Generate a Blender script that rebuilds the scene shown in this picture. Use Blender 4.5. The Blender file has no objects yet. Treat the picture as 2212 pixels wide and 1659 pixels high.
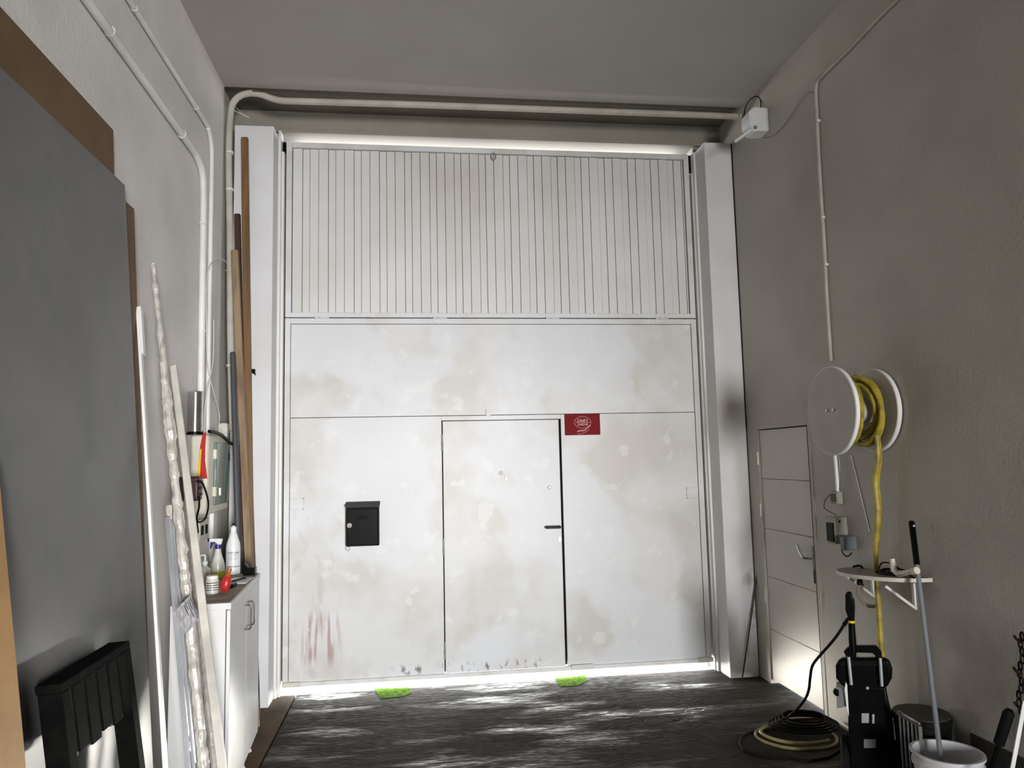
import bpy, math, random
from mathutils import Vector, Matrix
random.seed(7)
S = bpy.context.scene
COL = S.collection
PI = math.pi

# ------------------------------------------------------------------ camera
FPX = 1606.58
ROWS = ((0.99153485, -0.12790161, -0.02235648),
        (0.00930999, -0.10170627, 0.99477091),
        (0.12950659, 0.98655817, 0.09965455))
CAM = Vector((-0.21727, -5.98757, 1.74034))
cam = bpy.data.objects.new('camera', bpy.data.cameras.new('camera'))
COL.objects.link(cam)
cam.data.sensor_fit = 'HORIZONTAL'
cam.data.sensor_width = 36.0
cam.data.lens = FPX / 2212 * 36.0
cam.data.clip_start = 0.05
mw = Matrix.Identity(4)
for i in range(3):
    mw[i][0] = ROWS[0][i]; mw[i][1] = ROWS[1][i]; mw[i][2] = -ROWS[2][i]; mw[i][3] = CAM[i]
cam.matrix_world = mw
S.camera = cam

# ------------------------------------------------------------------ view, world, light
S.view_settings.view_transform = 'Standard'
S.view_settings.look = 'None'
S.view_settings.gamma = 1.0
S.view_settings.exposure = 0.0
S.view_settings.use_curve_mapping = False
try:
    S.cycles.use_denoising = True
    S.cycles.max_bounces = 10
    S.cycles.diffuse_bounces = 6
    S.cycles.sample_clamp_indirect = 6.0
    S.cycles.caustics_reflective = False
    S.cycles.caustics_refractive = False
except Exception:
    pass

W = bpy.data.worlds.new('world'); S.world = W; W.use_nodes = True
wn = W.node_tree; wn.nodes.clear()
sky = wn.nodes.new('ShaderNodeTexSky'); sky.sky_type = 'NISHITA'
sky.sun_disc = False; sky.sun_elevation = math.radians(48); sky.sun_rotation = math.radians(200)
bg = wn.nodes.new('ShaderNodeBackground'); bg.inputs[1].default_value = 0.9
wo = wn.nodes.new('ShaderNodeOutputWorld')
wn.links.new(sky.outputs[0], bg.inputs[0]); wn.links.new(bg.outputs[0], wo.inputs[0])

def area(name, loc, target, sx, sy, power, color=(1, 1, 1)):
    l = bpy.data.lights.new(name, 'AREA'); l.shape = 'RECTANGLE'
    l.size = sx; l.size_y = sy; l.energy = power; l.color = color
    o = bpy.data.objects.new(name, l); COL.objects.link(o)
    o.location = loc
    d = Vector(target) - Vector(loc)
    o.rotation_euler = d.to_track_quat('-Z', 'Y').to_euler()
    return o

# daylight of the open entrance at the far end of the hall, behind the camera
L_BACK = area('entrance_daylight', (1.9, -12.5, 1.35), (-1.05, 0, 1.45), 1.6, 2.0, 160, (0.985, 0.985, 1.0))
L_BACK.data.spread = math.radians(56)
# sky light over the yard pouring through the slots under and over the gate
L_LOW = area('gate_gap_daylight', (0.5, 0.16, 0.062), (0.5, -2.0, 0.09), 3.3, 0.09, 30, (1.0, 0.97, 0.90))
L_TOP = area('gate_top_daylight', (0.46, 0.22, 4.34), (0.46, -2.2, 4.56), 3.3, 0.10, 10, (1.0, 0.96, 0.95))
L_SIDE = area('side_door_daylight', (2.62, -0.85, 0.03), (1.6, -0.85, 0.0), 0.6, 0.04, 2.5, (1.0, 0.93, 0.82))
# lamps added at the slot, aimed at the walls in place of sun glints
GL_R = area('yard_glint_lamp', (1.55, 0.10, 0.035), (2.44, -0.98, 0.34), 0.25, 0.05, 3.5, (1.0, 0.96, 0.88)); GL_R.data.spread = math.radians(50)
GL_L = area('yard_glint_lamp', (0.1, 0.10, 0.035), (-1.34, -2.95, 0.50), 0.6, 0.05, 3.5, (1.0, 0.97, 0.90)); GL_L.data.spread = math.radians(26)
sun = bpy.data.objects.new('sun', bpy.data.lights.new('sun', 'SUN'))
COL.objects.link(sun); sun.data.energy = 4.0; sun.data.angle = math.radians(1.0)
sun.rotation_euler = (math.radians(-42), math.radians(18), 0)

# ------------------------------------------------------------------ helpers
def at(px, py, ax, v):
    """world point seen at a photo pixel, on the plane ax = v"""
    a = (px - 1106) / FPX; b = -(py - 829.5) / FPX
    d = Vector([ROWS[0][i] * a + ROWS[1][i] * b + ROWS[2][i] for i in range(3)])
    k = 'xyz'.index(ax)
    return CAM + d * ((v - CAM[k]) / d[k])

def hexc(r, g, b):
    f = lambda c: ((c / 255) / 12.92) if c / 255 <= 0.04045 else ((c / 255 + 0.055) / 1.055) ** 2.4
    return (f(r), f(g), f(b))

def mat(name, col, rough=0.5, metal=0.0, col2=None, nscale=6.0, bump=0.0, bscale=60.0, namt=(0.4, 0.65),
        trans=0.0, coat=0.0, stretch=(1, 1, 1), spec=0.5, emis=None):
    m = bpy.data.materials.new(name); m.use_nodes = True
    nt = m.node_tree; N = nt.nodes; L = nt.links
    b = N['Principled BSDF']
    b.inputs['Base Color'].default_value = (*col, 1)
    b.inputs['Roughness'].default_value = rough
    b.inputs['Metallic'].default_value = metal
    b.inputs['Specular IOR Level'].default_value = spec
    b.inputs['Transmission Weight'].default_value = trans
    b.inputs['Coat Weight'].default_value = coat
    geo = N.new('ShaderNodeNewGeometry')
    mp = N.new('ShaderNodeMapping'); mp.inputs['Scale'].default_value = stretch
    L.new(geo.outputs['Position'], mp.inputs[0])
    if col2 is None:
        col2 = tuple(c * 0.88 for c in col)
    n = N.new('ShaderNodeTexNoise'); n.inputs['Scale'].default_value = nscale
    n.inputs['Detail'].default_value = 5
    L.new(mp.outputs[0], n.inputs['Vector'])
    r = N.new('ShaderNodeMapRange'); r.inputs['From Min'].default_value = namt[0]; r.inputs['From Max'].default_value = namt[1]
    L.new(n.outputs['Fac'], r.inputs['Value'])
    mx = N.new('ShaderNodeMix'); mx.data_type = 'RGBA'
    mx.inputs['A'].default_value = (*col, 1); mx.inputs['B'].default_value = (*col2, 1)
    L.new(r.outputs[0], mx.inputs['Factor'])
    L.new(mx.outputs['Result'], b.inputs['Base Color'])
    if bump > 0:
        n2 = N.new('ShaderNodeTexNoise'); n2.inputs['Scale'].default_value = bscale; n2.inputs['Detail'].default_value = 6
        L.new(mp.outputs[0], n2.inputs['Vector'])
        bp = N.new('ShaderNodeBump'); bp.inputs['Strength'].default_value = bump; bp.inputs['Distance'].default_value = 0.01
        L.new(n2.outputs['Fac'], bp.inputs['Height']); L.new(bp.outputs[0], b.inputs['Normal'])
    m['mix'] = mx.name
    return m

def layer(m, col, fac_builder):
    """lay a second colour over the base colour, through a procedural mask"""
    nt = m.node_tree; N = nt.nodes; L = nt.links
    b = N['Principled BSDF']; prev = b.inputs['Base Color'].links[0].from_socket
    mx = N.new('ShaderNodeMix'); mx.data_type = 'RGBA'
    L.new(prev, mx.inputs['A']); mx.inputs['B'].default_value = (*col, 1)
    L.new(fac_builder(N, L), mx.inputs['Factor'])
    L.new(mx.outputs['Result'], b.inputs['Base Color'])

def nmask(N, L, scale, lo, hi, stretch=(1, 1, 1), box=None, soft=0.1, gain=1.0, offset=(0, 0, 0), detail=5):
    """noise threshold, optionally limited to a world space box with soft borders"""
    geo = N.new('ShaderNodeNewGeometry'); mp = N.new('ShaderNodeMapping')
    mp.inputs['Scale'].default_value = stretch; mp.inputs['Location'].default_value = offset
    L.new(geo.outputs['Position'], mp.inputs[0])
    n = N.new('ShaderNodeTexNoise'); n.inputs['Scale'].default_value = scale; n.inputs['Detail'].default_value = detail
    L.new(mp.outputs[0], n.inputs['Vector'])
    r = N.new('ShaderNodeMapRange'); r.inputs['From Min'].default_value = lo; r.inputs['From Max'].default_value = hi
    r.inputs['To Max'].default_value = gain
    L.new(n.outputs['Fac'], r.inputs['Value'])
    out = r.outputs[0]
    if box:
        sp = N.new('ShaderNodeSeparateXYZ'); L.new(geo.outputs['Position'], sp.inputs[0])
        for k, (a, c) in box.items():
            for lo_, hi_ in (((a - soft, a + soft)), (c + soft, c - soft)):
                q = N.new('ShaderNodeMapRange')
                q.inputs['From Min'].default_value = lo_; q.inputs['From Max'].default_value = hi_
                L.new(sp.outputs['XYZ'.index(k.upper())], q.inputs['Value'])
                mu = N.new('ShaderNodeMath'); mu.operation = 'MULTIPLY'
                L.new(out, mu.inputs[0]); L.new(q.outputs[0], mu.inputs[1]); out = mu.outputs[0]
    return out

class MB:
    def __init__(s): s.v = []; s.f = []; s.m = []
    def add(s, vs, fs, mi=0):
        o = len(s.v); s.v += [Vector(v) for v in vs]
        s.f += [tuple(i + o for i in f) for f in fs]; s.m += [mi] * len(fs); return s
    def box(s, a, b, mi=0):
        x0, y0, z0 = [min(a[i], b[i]) for i in range(3)]; x1, y1, z1 = [max(a[i], b[i]) for i in range(3)]
        return s.add([(x0,y0,z0),(x1,y0,z0),(x1,y1,z0),(x0,y1,z0),(x0,y0,z1),(x1,y0,z1),(x1,y1,z1),(x0,y1,z1)],
                     [(0,3,2,1),(4,5,6,7),(0,1,5,4),(1,2,6,5),(2,3,7,6),(3,0,4,7)], mi)
    def bar(s, p, q, w, d, up=(0, 0, 1), mi=0):
        """rectangular bar from p to q, w across 'up x dir', d along up"""
        p = Vector(p); q = Vector(q); t = (q - p).normalized(); u = Vector(up)
        sd = t.cross(u).normalized(); u = sd.cross(t).normalized()
        vs = []
        for c in (p, q):
            for a, b in ((-1,-1),(1,-1),(1,1),(-1,1)):
                vs.append(c + sd * (a * w / 2) + u * (b * d / 2))
        return s.add(vs, [(0,3,2,1),(4,5,6,7),(0,1,5,4),(1,2,6,5),(2,3,7,6),(3,0,4,7)], mi)
    def tube(s, pts, r, n=10, caps=True, mi=0, rr=None):
        pts = [Vector(p) for p in pts]
        if len(pts) < 2: return s
        vs = []; k = len(pts); prev = None
        for i, p in enumerate(pts):
            t = (pts[min(i+1, k-1)] - pts[max(i-1, 0)]).normalized()
            if prev is None:
                a = Vector((0, 0, 1)) if abs(t.z) < 0.9 else Vector((1, 0, 0))
                u = t.cross(a).normalized()
            else:
                u = (prev - t * prev.dot(t)).normalized()
            prev = u; w = t.cross(u)
            ri = rr[i] if rr else r
            for j in range(n):
                an = 2 * PI * j / n
                vs.append(p + (u * math.cos(an) + w * math.sin(an)) * ri)
        fs = [(i*n+j, i*n+(j+1) % n, (i+1)*n+(j+1) % n, (i+1)*n+j) for i in range(k-1) for j in range(n)]
        if caps: fs += [tuple(range(n))[::-1], tuple((k-1)*n+j for j in range(n))]
        return s.add(vs, fs, mi)
    def lathe(s, prof, c=(0, 0, 0), axis='z', n=24, mi=0, sy=1.0):
        """prof: (radius, height) list"""
        c = Vector(c); vs = []
        for r, h in prof:
            for j in range(n):
                a = 2 * PI * j / n; x, y = r * math.cos(a), r * math.sin(a) * sy
                v = {'z': (x, y, h), 'x': (h, x, y), 'y': (x, h, y)}[axis]
                vs.append(c + Vector(v))
        k = len(prof)
        fs = [(i*n+j, i*n+(j+1) % n, (i+1)*n+(j+1) % n, (i+1)*n+j) for i in range(k-1) for j in range(n)]
        fs += [tuple(range(n))[::-1], tuple((k-1)*n+j for j in range(n))]
        return s.add(vs, fs, mi)
    def prism(s, poly, vec, mi=0):
        n = len(poly); vec = Vector(vec)
        vs = [Vector(p) for p in poly] + [Vector(p) + vec for p in poly]
        fs = [tuple(range(n))[::-1], tuple(range(n, 2*n))] + [(i, (i+1) % n, n+(i+1) % n, n+i) for i in range(n)]
        return s.add(vs, fs, mi)
    def torus(s, c, R, r, axis='z', n=20, k=8, sc=(1, 1, 1), mi=0):
        pts = []
        for i in range(n + 1):
            a = 2 * PI * i / n; x, y = R * math.cos(a) * sc[0], R * math.sin(a) * sc[1]
            pts.append(Vector(c) + Vector({'z': (x, y, 0), 'x': (0, x, y), 'y': (x, 0, y)}[axis]))
        return s.tube(pts, r, k, False, mi)
    def build(s, name, mats, parent=None, origin=None, bevel=0.0, seg=2, label=None, smooth=35, sub=0, **tags):
        if not isinstance(mats, (list, tuple)): mats = [mats]
        off = Vector(origin) if origin is not None else Vector((0, 0, 0))
        base = off.copy()
        if parent is not None:
            base = world_of(parent)
            if origin is not None: base = off
        me = bpy.data.meshes.new(name)
        me.from_pydata([tuple(v - base) for v in s.v], [], s.f)
        for m in mats: me.materials.append(m)
        me.polygons.foreach_set('material_index', s.m)
        me.update()
        import bmesh
        bm = bmesh.new(); bm.from_mesh(me); bmesh.ops.recalc_face_normals(bm, faces=bm.faces); bm.to_mesh(me); bm.free()
        if smooth:
            me.polygons.foreach_set('use_smooth', [True] * len(me.polygons))
            me.set_sharp_from_angle(angle=math.radians(smooth))
        o = bpy.data.objects.new(name, me); COL.objects.link(o)
        if parent is not None:
            o.parent = parent; o.location = base - world_of(parent)
        else:
            o.location = base
        if bevel > 0:
            b = o.modifiers.new('bevel', 'BEVEL'); b.width = bevel; b.segments = seg; b.limit_method = 'ANGLE'
            b.angle_limit = math.radians(40); b.harden_normals = False
        if sub:
            q = o.modifiers.new('sub', 'SUBSURF'); q.levels = sub; q.render_levels = sub
        if label: o['label'] = label
        for k, v in tags.items(): o[k] = v
        return o

def world_of(o):
    p = Vector(o.location)
    while o.parent: o = o.parent; p = p + Vector(o.location)
    return p

def thing(name, loc, label, category, group=None, kind=None):
    o = bpy.data.objects.new(name, None); COL.objects.link(o); o.location = loc
    o.empty_display_size = 0.05
    o['label'] = label; o['category'] = category
    if group: o['group'] = group
    if kind: o['kind'] = kind
    return o

def smooth_path(pts, n=8):
    pts = [Vector(p) for p in pts]; out = []
    P = [pts[0]] + pts + [pts[-1]]
    for i in range(1, len(P) - 2):
        for k in range(n):
            t = k / n; a, b, c, d = P[i-1], P[i], P[i+1], P[i+2]
            out.append(0.5 * ((2*b) + (c-a)*t + (2*a-5*b+4*c-d)*t*t + (3*b-a-3*c+d)*t*t*t))
    out.append(pts[-1]); return out

def text_mesh(name, body, size, m, parent, loc, rot, label=None, sx=1.0, shear=0.0):
    cu = bpy.data.curves.new(name, 'FONT'); cu.body = body; cu.size = size; cu.align_x = 'CENTER'; cu.align_y = 'CENTER'
    cu.extrude = 0.0004; cu.shear = shear; cu.offset = 0.0
    t = bpy.data.objects.new(name, cu); COL.objects.link(t)
    dg = bpy.context.evaluated_depsgraph_get(); dg.update()
    me = bpy.data.meshes.new_from_object(t.evaluated_get(dg))
    bpy.data.objects.remove(t); bpy.data.curves.remove(cu)
    me.materials.clear(); me.materials.append(m)
    o = bpy.data.objects.new(name, me); COL.objects.link(o)
    o.parent = parent; o.location = Vector(loc) - world_of(parent); o.rotation_euler = rot; o.scale = (sx, 1, 1)
    if label: o['label'] = label
    return o

# ------------------------------------------------------------------ materials
M_wall = mat('wall_plaster', (0.52, 0.495, 0.45), 0.85, col2=(0.46, 0.44, 0.40), nscale=1.6, bump=0.25, bscale=45, spec=0.2)  # darker than the left plaster: the right wall's dimmer light is in this colour
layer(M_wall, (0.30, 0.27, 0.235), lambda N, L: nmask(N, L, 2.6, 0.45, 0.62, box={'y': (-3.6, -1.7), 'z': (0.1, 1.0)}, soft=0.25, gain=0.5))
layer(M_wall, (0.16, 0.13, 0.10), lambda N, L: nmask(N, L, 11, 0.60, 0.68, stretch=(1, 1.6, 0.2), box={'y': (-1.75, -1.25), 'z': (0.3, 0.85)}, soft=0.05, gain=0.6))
M_wall_l = mat('wall_plaster_left', (0.74, 0.71, 0.675), 0.85, col2=(0.64, 0.615, 0.585), nscale=1.8, bump=0.25, bscale=45, spec=0.2)  # paler copy of the plaster, the left wall's stronger light put into its colour
M_ceil = mat('ceiling_plaster', (0.46, 0.44, 0.40), 0.9, col2=(0.43, 0.41, 0.37), nscale=1.2, bump=0.2, bscale=60, spec=0.1)
M_pillar = mat('pillar_paint', (0.72, 0.72, 0.735), 0.6, col2=(0.67, 0.66, 0.66), nscale=2.5, bump=0.12, bscale=70, spec=0.3)
layer(M_pillar, (0.25, 0.20, 0.16), lambda N, L: nmask(N, L, 9, 0.52, 0.64, stretch=(1, 1, 0.6), box={'x': (2.35, 2.5), 'z': (0.0, 0.9)}, soft=0.04, gain=0.7))
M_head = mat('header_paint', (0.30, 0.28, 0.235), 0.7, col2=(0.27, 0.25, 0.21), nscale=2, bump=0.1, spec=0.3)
M_white = mat('white_paint', (0.80, 0.80, 0.79), 0.45, col2=(0.74, 0.735, 0.72), nscale=3, bump=0.04, bscale=120)
M_jamb = mat('jamb_paint', (0.76, 0.75, 0.73), 0.4, col2=(0.60, 0.57, 0.52), nscale=5, namt=(0.5, 0.75), stretch=(1, 1, 0.3))
M_gate = mat('gate_paint', (0.68, 0.68, 0.675), 0.42, col2=(0.585, 0.565, 0.53), nscale=1.5, namt=(0.42, 0.58), bump=0.05, bscale=30)
layer(M_gate, (0.70, 0.72, 0.75), lambda N, L: nmask(N, L, 1.1, 0.5, 0.56, offset=(3, 2, 7), gain=0.75))
layer(M_gate, (0.58, 0.52, 0.44), lambda N, L: nmask(N, L, 3.0, 0.50, 0.75, box={'z': (0.0, 0.35)}, soft=0.25, gain=0.55))
layer(M_gate, (0.36, 0.22, 0.19), lambda N, L: nmask(N, L, 16, 0.50, 0.60, stretch=(1.6, 1, 0.16), box={'x': (-1.08, -0.82), 'z': (0.22, 0.58)}, soft=0.05, gain=0.75))
layer(M_gate, (0.40, 0.33, 0.28), lambda N, L: nmask(N, L, 9, 0.54, 0.68, stretch=(1, 1, 0.4), box={'x': (-1.2, -0.85), 'z': (0.1, 1.45)}, soft=0.12, gain=0.45))
layer(M_gate, (0.16, 0.12, 0.10), lambda N, L: nmask(N, L, 26, 0.55, 0.63, stretch=(1, 1, 0.5), box={'x': (-0.45, 0.75), 'z': (0.10, 0.16)}, soft=0.02, gain=0.9))
layer(M_gate, (0.76, 0.76, 0.75), lambda N, L: nmask(N, L, 5, 0.60, 0.64, gain=0.5, offset=(1, 8, 2)))
M_slat = mat('slat_paint', (0.71, 0.71, 0.70), 0.45, col2=(0.64, 0.63, 0.605), nscale=1.3)
layer(M_slat, (0.47, 0.41, 0.33), lambda N, L: nmask(N, L, 1.2, 0.38, 0.62, stretch=(1, 1, 0.7), box={'x': (-0.3, 1.0), 'z': (3.5, 4.4)}, soft=0.4, gain=0.55))
M_dark = mat('dark_gap', (0.012, 0.011, 0.010), 0.9, spec=0.05)
M_black = mat('black_plastic', (0.0025, 0.0025, 0.003), 0.33, col2=(0.004, 0.004, 0.0045), nscale=20, spec=0.08)
M_blackm = mat('black_metal', (0.004, 0.004, 0.004), 0.5, col2=(0.007, 0.007, 0.006), nscale=14, bump=0.05, spec=0.07)
M_trestle = mat('matt_black_steel', (0.003, 0.003, 0.003), 0.75, col2=(0.006, 0.006, 0.005), nscale=14, spec=0.03)
M_rubber = mat('rubber', (0.006, 0.006, 0.0065), 0.7, spec=0.1)
M_greyp = mat('grey_plastic', (0.20, 0.215, 0.235), 0.5)
M_greyl = mat('light_grey_metal', (0.42, 0.43, 0.45), 0.38, metal=0.4)
M_chrome = mat('chrome', (0.75, 0.74, 0.72), 0.14, metal=1.0, col2=(0.62, 0.6, 0.57), nscale=12)
M_steel = mat('brushed_steel', (0.52, 0.51, 0.49), 0.32, metal=0.9)
M_conduit = mat('conduit_paint', (0.80, 0.79, 0.77), 0.45, col2=(0.70, 0.68, 0.65), nscale=4)
M_dusty = mat('dusty_conduit', (0.50, 0.475, 0.42), 0.6, col2=(0.40, 0.375, 0.32), nscale=5, spec=0.2)
M_soffit = mat('soffit_shade', (0.21, 0.19, 0.155), 0.9, col2=(0.18, 0.16, 0.13), nscale=2, spec=0.1)  # darker than the ceiling plaster, with the shade of the recess in the colour
M_cable = mat('white_cable', (0.72, 0.71, 0.66), 0.5)
M_boardg = mat('grey_board', (0.115, 0.113, 0.113), 0.42, col2=(0.18, 0.175, 0.172), nscale=1.4, namt=(0.35, 0.7), bump=0.06, bscale=18)
layer(M_boardg, (0.085, 0.10, 0.092), lambda N, L: nmask(N, L, 3.5, 0.55, 0.72, gain=0.5))
M_mdf = mat('brown_fibreboard', (0.155, 0.092, 0.042), 0.7, col2=(0.125, 0.074, 0.034), nscale=5, bump=0.08)
M_tan = mat('tan_chipboard', (0.52, 0.30, 0.115), 0.65, col2=(0.42, 0.24, 0.095), nscale=6, bump=0.12, bscale=80)
M_wood1 = mat('brown_wood', (0.20, 0.105, 0.035), 0.55, col2=(0.13, 0.065, 0.02), nscale=8, stretch=(3, 3, 0.25), bump=0.1)
M_wood2 = mat('tan_wood', (0.30, 0.205, 0.115), 0.6, col2=(0.17, 0.11, 0.06), nscale=7, stretch=(3, 3, 0.4), bump=0.15)
M_wood3 = mat('dark_red_wood', (0.060, 0.022, 0.010), 0.55, col2=(0.035, 0.014, 0.007), nscale=9, stretch=(3, 3, 0.3))
M_yellow = mat('yellow_hose', (0.42, 0.33, 0.035), 0.5, col2=(0.24, 0.185, 0.02), nscale=18)
M_red = mat('red_plastic', (0.45, 0.02, 0.015), 0.35)
M_yel = mat('yellow_tape', (0.75, 0.50, 0.02), 0.5)
M_orange = mat('amber_plastic', (0.42, 0.09, 0.01), 0.35)
M_blue = mat('blue_plastic', (0.02, 0.02, 0.22), 0.35)
M_navy = mat('navy_plastic', (0.006, 0.008, 0.035), 0.5)
M_pipe = mat('dark_pipe', (0.06, 0.062, 0.07), 0.5)
M_cream = mat('cream_plastic', (0.66, 0.63, 0.52), 0.4)
M_whitep = mat('white_plastic', (0.82, 0.83, 0.83), 0.32)
M_paper = mat('white_paper', (0.80, 0.78, 0.82), 0.8)
M_teal = mat('tinted_green_door', (0.10, 0.16, 0.135), 0.18, col2=(0.14, 0.20, 0.17), nscale=5, coat=0.3)
M_maroon = mat('maroon_plastic', (0.05, 0.012, 0.012), 0.45)
M_clearliq = mat('clear_plastic', (0.62, 0.62, 0.55), 0.25, spec=0.6)
M_liq = mat('yellow_liquid', (0.42, 0.40, 0.03), 0.25)
M_lime = mat('lime_reflection_paint', (0.10, 0.21, 0.001), 0.9, col2=(0.04, 0.09, 0.001), nscale=30, spec=0.02)  # colours the floor pieces that imitate a lime reflection
M_sticker = mat('sticker_red', (0.20, 0.006, 0.012), 0.55, col2=(0.17, 0.006, 0.010), spec=0.1)
M_pinkp = mat('sticker_print', (0.80, 0.50, 0.48), 0.4)
M_pop = mat('dusty_top', (0.22, 0.17, 0.13), 0.6, col2=(0.36, 0.31, 0.25), nscale=9, namt=(0.45, 0.6), bump=0.2)
M_cab = mat('cabinet_white', (0.70, 0.70, 0.69), 0.4, col2=(0.63, 0.61, 0.575), nscale=2.5, namt=(0.5, 0.8))
M_board = mat('cream_board', (0.70, 0.665, 0.59), 0.55, col2=(0.50, 0.475, 0.42), nscale=6)
M_discs = mat('reel_board', (0.50, 0.465, 0.42), 0.6, col2=(0.45, 0.42, 0.38), nscale=6)
M_pave = mat('yard_concrete', (0.60, 0.56, 0.50), 0.8, col2=(0.48, 0.45, 0.40), nscale=3, bump=0.2)
M_print = mat('dark_print', (0.03, 0.03, 0.035), 0.6)
M_rust = mat('rusty_metal', (0.10, 0.045, 0.02), 0.55, metal=0.5, col2=(0.04, 0.02, 0.012), nscale=40)
M_bucket = mat('bucket_white', (0.62, 0.62, 0.66), 0.45, col2=(0.52, 0.51, 0.50), nscale=5)
M_lead = mat('aluminium', (0.62, 0.63, 0.65), 0.3, metal=0.6, col2=(0.50, 0.51, 0.53), nscale=4)

def film_mat():
    m = mat('plastic_film', (0.62, 0.585, 0.53), 0.10, col2=(0.42, 0.385, 0.335), nscale=30, stretch=(1, 1, 0.6), bump=0.9, bscale=42, spec=0.8, coat=0.6)
    return m
M_film = film_mat()

# floor: worn sealed concrete, ripples that catch the daylight of the slot
M_floor = mat('floor_concrete', (0.060, 0.054, 0.048), 0.32, col2=(0.040, 0.036, 0.032), nscale=2.2, namt=(0.35, 0.65), spec=0.16)
def floor_nodes(m):
    nt = m.node_tree; N = nt.nodes; L = nt.links; b = N['Principled BSDF']
    geo = N.new('ShaderNodeNewGeometry')
    mp = N.new('ShaderNodeMapping'); mp.inputs['Scale'].default_value = (1.2, 4.2, 1)
    L.new(geo.outputs['Position'], mp.inputs[0])
    n1 = N.new('ShaderNodeTexNoise'); n1.inputs['Scale'].default_value = 2.3; n1.inputs['Detail'].default_value = 3
    n1.inputs['Roughness'].default_value = 0.45
    L.new(mp.outputs[0], n1.inputs['Vector'])
    n2 = N.new('ShaderNodeTexNoise'); n2.inputs['Scale'].default_value = 14; n2.inputs['Detail'].default_value = 6
    L.new(mp.outputs[0], n2.inputs['Vector'])
    vo = N.new('ShaderNodeTexVoronoi'); vo.feature = 'DISTANCE_TO_EDGE'; vo.inputs['Scale'].default_value = 2.6
    nz = N.new('ShaderNodeTexNoise'); nz.inputs['Scale'].default_value = 4
    L.new(geo.outputs['Position'], nz.inputs['Vector'])
    ad = N.new('ShaderNodeVectorMath'); ad.operation = 'MULTIPLY_ADD'
    L.new(nz.outputs['Color'], ad.inputs[0]); ad.inputs[1].default_value = (0.5, 0.5, 0.5)
    L.new(geo.outputs['Position'], ad.inputs[2]); L.new(ad.outputs[0], vo.inputs['Vector'])
    cr = N.new('ShaderNodeMapRange'); cr.inputs['From Min'].default_value = 0.0; cr.inputs['From Max'].default_value = 0.012
    cr.inputs['To Min'].default_value = 1; cr.inputs['To Max'].default_value = 0
    L.new(vo.outputs['Distance'], cr.inputs['Value'])
    msk = nmask(N, L, 1.4, 0.42, 0.5, box={'x': (0.6, 1.75), 'y': (-1.35, -0.3)}, soft=0.1)
    mu = N.new('ShaderNodeMath'); mu.operation = 'MULTIPLY'; L.new(cr.outputs[0], mu.inputs[0]); L.new(msk, mu.inputs[1])
    prev = b.inputs['Base Color'].links[0].from_socket
    mx = N.new('ShaderNodeMix'); mx.data_type = 'RGBA'; mx.inputs['B'].default_value = (0.015, 0.012, 0.010, 1)
    L.new(prev, mx.inputs['A']); L.new(mu.outputs[0], mx.inputs['Factor']); L.new(mx.outputs['Result'], b.inputs['Base Color'])
    pm = nmask(N, L, 1.15, 0.52, 0.64, stretch=(0.8, 2.6, 1), offset=(4.3, 1.7, 0), detail=4)
    sl = N.new('ShaderNodeMapRange'); sl.inputs['To Min'].default_value = 0.03; sl.inputs['To Max'].default_value = 0.50
    L.new(pm, sl.inputs['Value']); L.new(sl.outputs[0], b.inputs['Specular IOR Level'])
    bp = N.new('ShaderNodeBump'); bp.inputs['Strength'].default_value = 1.0; bp.inputs['Distance'].default_value = 0.032
    sm_ = N.new('ShaderNodeMapRange'); sm_.inputs['To Min'].default_value = 0.25; sm_.inputs['To Max'].default_value = 1.0; L.new(pm, sm_.inputs['Value']); L.new(sm_.outputs[0], bp.inputs['Strength'])
    L.new(n1.outputs['Fac'], bp.inputs['Height'])
    bp2 = N.new('ShaderNodeBump'); bp2.inputs['Strength'].default_value = 0.35; bp2.inputs['Distance'].default_value = 0.012
    L.new(n2.outputs['Fac'], bp2.inputs['Height']); L.new(bp.outputs[0], bp2.inputs['Normal'])
    bp3 = N.new('ShaderNodeBump'); bp3.invert = True; bp3.inputs['Strength'].default_value = 0.8; bp3.inputs['Distance'].default_value = 0.01
    L.new(mu.outputs[0], bp3.inputs['Height']); L.new(bp2.outputs[0], bp3.inputs['Normal'])
    L.new(bp3.outputs[0], b.inputs['Normal'])
    rg = N.new('ShaderNodeMapRange'); rg.inputs['From Min'].default_value = 0.35; rg.inputs['From Max'].default_value = 0.65
    rg.inputs['To Min'].default_value = 0.28; rg.inputs['To Max'].default_value = 0.66
    L.new(n2.outputs['Fac'], rg.inputs['Value'])
    rm = N.new('ShaderNodeMath'); rm.operation = 'MULTIPLY_ADD'; L.new(pm, rm.inputs[0]); rm.inputs[1].default_value = -0.30
    ra = N.new('ShaderNodeMath'); ra.operation = 'ADD'; L.new(rg.outputs[0], ra.inputs[0]); ra.inputs[1].default_value = 0.28
    L.new(ra.outputs[0], rm.inputs[2]); L.new(rm.outputs[0], b.inputs['Roughness'])
floor_nodes(M_floor)
M_floor2 = mat('floor_strip', (0.14, 0.095, 0.06), 0.8, col2=(0.075, 0.06, 0.045), nscale=4, spec=0.1, bump=0.3, bscale=30)

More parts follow.
